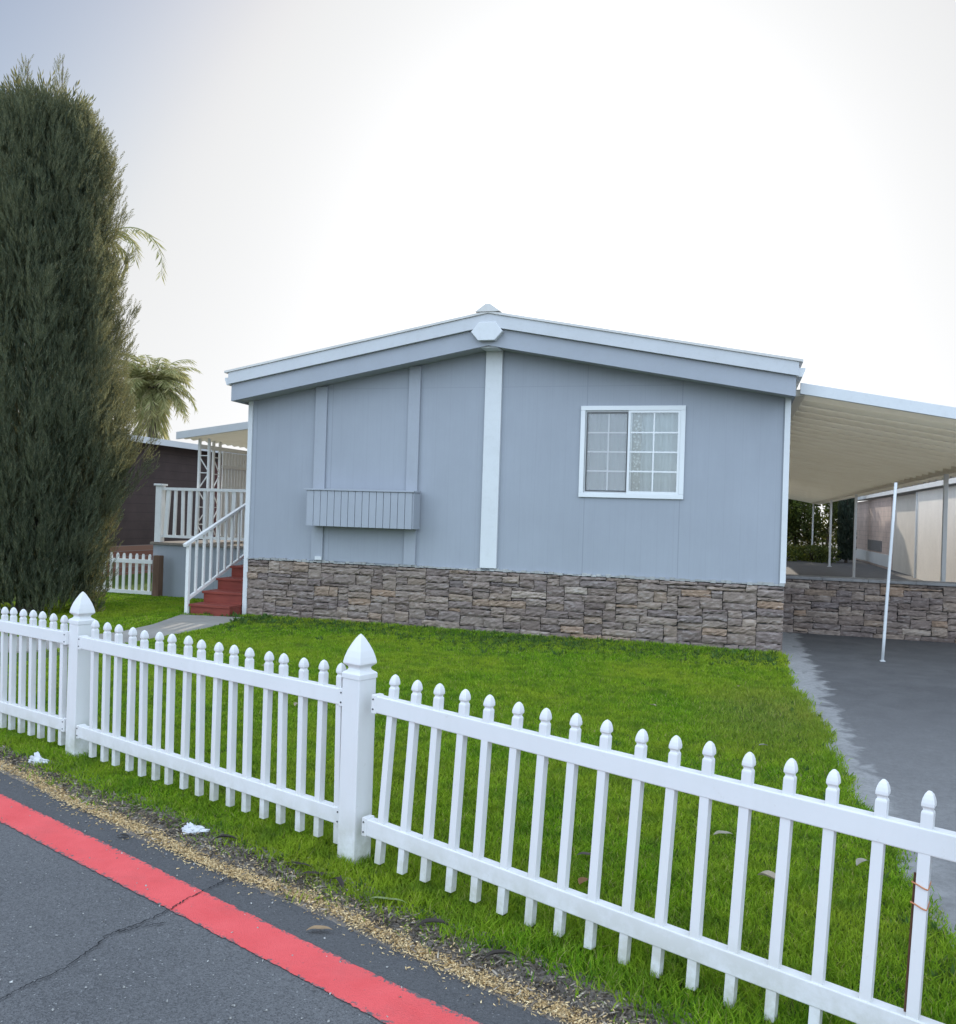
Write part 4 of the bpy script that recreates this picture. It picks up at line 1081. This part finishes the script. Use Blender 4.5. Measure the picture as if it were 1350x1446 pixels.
# rusty rod tied to the last picket with copper wire
RUST = paint('rust', (.12,.055,.03), .8, .4, .5, (.05,.03,.02)); COPPER = paint('copper_wire', (.55,.22,.10), .45, .1)
rod = thing('metal_rod', 'rusty metal rod tied to the last fence picket with orange wire', 'rod', (.50, 2.775, 0))
pk = lambda f: np.array([.5354+.0364*f, 2.7706+.0122*f, .018+.833*f])
q0 = pk(0)+np.array([-.019,.016,-.02]); q1 = pk(.70)+np.array([-.019,.016,0])
obj('rod', MB().tube([q0, (q0+q1)/2, q1], .0038, 8), RUST, rod)
for f in (.60, .67):
    c = pk(f); P_ = []
    for k in range(25):
        a = 2*PI*k/24; ex = .0215*max(-1, min(1, 1.35*math.cos(a))); ey = .0215*max(-1, min(1, 1.35*math.sin(a)))
        ca, sa = math.cos(-.37), math.sin(-.37); P_.append(c + np.array([ca*ex-sa*ey - .004, sa*ex+ca*ey+.002, .006*math.sin(a*2)]))
    obj('wire_tie', MB().tube(P_, .0022, 6), COPPER, rod)

# ------------------------------------------------------------------ litter
def crumple(name, x, y, rx, ry, rz_, label, cat, mat, seed, z=.02):
    g = np.random.default_rng(seed); bm = bmesh.new(); bmesh.ops.create_icosphere(bm, subdivisions=5, radius=1)
    ks = g.normal(0, 1, (20, 3))*np.linspace(1.2, 5.5, 20)[:, None]; ph = g.random(20)*6.3; am = .17/np.linspace(1.0, 3.4, 20)
    for v in bm.verts:
        c = np.array(v.co); f = .95 + sum(a_*(1-2*abs(math.sin(float(k@c)+p))) for k, p, a_ in zip(ks, ph, am))
        c = c*max(.55, f); v.co = (c[0]*rx, c[1]*ry, max(-.5, c[2])*rz_)
    me = bpy.data.meshes.new(name); bm.to_mesh(me); bm.free()
    o = link(name, me, mat, None, (x, y, z)); o.rotation_euler = (0, 0, g.random()*.6-.45)
    return props(o, label, cat)
PAPER = paint('white_paper', (.58,.59,.61), .6, .10, .35, (.42,.42,.42), bump=.3)
crumple('crumpled_bag', -4.0, 4.27, .095, .05, .045, 'crumpled white plastic bag on the grass edge near the left fence post', 'litter', PAPER, 3, .03)
crumple('crumpled_tissue', -2.47, 3.64, .085, .055, .035, 'white crumpled tissue lying on the soil strip below the middle fence panel', 'litter', PAPER, 5, .03)
def leafobj(name, x, y, L, W, ang, col, label, z=.03, curl=.3, lift=.3):
    n = 14; V = []; Fq = []
    for i in range(n+1):
        u_ = i/n; wv = W*math.sin(PI*min(1, u_*.97+.02))**.8*(1-.25*u_)
        for sgn in (-1, 0, 1):
            V.append((L*(u_-.5), sgn*wv/2 + .04*L*math.sin(u_*4), lift*L*.25*math.sin(PI*u_) + (curl*wv*.5 if sgn else 0) + .02*L*math.sin(u_*9)))
    for i in range(n):
        for k in range(2): p = i*3+k; Fq.append((p, p+1, p+4, p+3))
    mb = MB(); mb.add(V, Fq); t = NT(name+'_mat'); c = t.mix(t.ramp(t.noise(40, 4), [(.3, 0), (.7, 1)]), [v*.8 for v in col], col)
    o = obj(name, mb, t.leaf(c, .25), base=(0,0,0), smooth=True); o.location = (x, y, z); o.rotation_euler = (rng.uniform(-.15, .15), rng.uniform(-.1, .1), ang)
    return props(o, label, 'leaf')
leafobj('long_leaf', -1.30, 3.25, .19, .026, -.36+.45, (.34,.40,.20), 'long pale green leaf lying on the soil just right of the middle fence post', .03)
leafobj('dry_leaf', -1.46, 2.985, .10, .028, .35, (.42,.29,.17), 'tan curled dry leaf on the asphalt beside the straw', .012)
leafobj('dry_leaf', -2.76, 3.50, .075, .03, .0, (.055,.048,.042), 'dark brown flat leaf on the asphalt near the white tissue', .008)
leafobj('dry_leaf', -.0, 4.49, .11, .035, .55, (.40,.36,.28), 'pale dry leaf on the lawn seen near the middle of the right fence panel', .05)
leafobj('dry_leaf', .20, 4.0, .12, .05, -.6, (.52,.43,.33), 'pinkish tan folded leaf on the lawn toward the right fence end', .05, .9)
leafobj('dry_leaf', -.60, 3.98, .10, .05, .2, (.12,.10,.09), 'dark shrivelled leaf on the lawn behind the right fence panel', .045)
leafobj('dry_leaf', -.57, 3.70, .07, .045, 1.2, (.26,.14,.07), 'small reddish brown leaf on the lawn close behind the right fence panel', .045)
leafobj('dry_leaf', .62, 4.35, .09, .04, .9, (.40,.36,.30), 'grey tan leaf on the lawn beside the driveway edge', .05, .6)
leafobj('dry_leaf', -1.80, 3.44, .16, .03, -.1, (.06,.05,.045), 'long dark strip of bark on the soil left of the middle fence post', .03)
leafobj('dry_leaf', -1.68, 3.38, .14, .03, .5, (.08,.065,.055), 'curled dark bark piece on the soil right beside the middle fence post', .03)

SP = [(-3.3, 6.2), (-1.1, 5.4), (.25, 6.4), (-.6, 7.4), (.45, 5.2), (-2.2, 4.7), (.1, 8.6), (-4.4, 7.6)]
LB = ['tiny leaf on the lawn left of the middle post, in line with the planter box', 'tiny tan leaf on the lawn behind the first pickets right of the middle post', 'tiny brown leaf on the lawn close to the driveway, halfway to the house',
      'tiny grey leaf in the middle of the lawn below the window', 'tiny tan leaf beside the driveway edge, behind the right fence panel', 'tiny brown leaf on the lawn behind the middle fence panel',
      'tiny pale leaf on the brownish lawn patch by the driveway', 'tiny grey leaf on the lawn below the planter box']
for (x, y), lb in zip(SP, LB):
    leafobj('fallen_leaf', x, y, .07+.03*rng.random(), .035, rng.random()*6, [(.42,.34,.24), (.30,.22,.15), (.38,.36,.33)][int(rng.random()*3)], lb, .045, .5)
BK = [(-1.55, 3.33, 'black curled bark scrap on the soil below the bracket of the middle post'), (-1.05, 3.12, 'dark bark scrap on the soil right of the long green leaf'), (-.75, 2.98, 'dark bark scrap on the soil farthest right along the verge'), (-2.25, 3.58, 'brown bark scrap on the soil just right of the white tissue')]
for x, y, lb in BK:
    leafobj('bark_scrap', x, y, .11+.05*rng.random(), .03, rng.random()*1.2-.7, (.07,.06,.052), lb, .028, .8, .6)
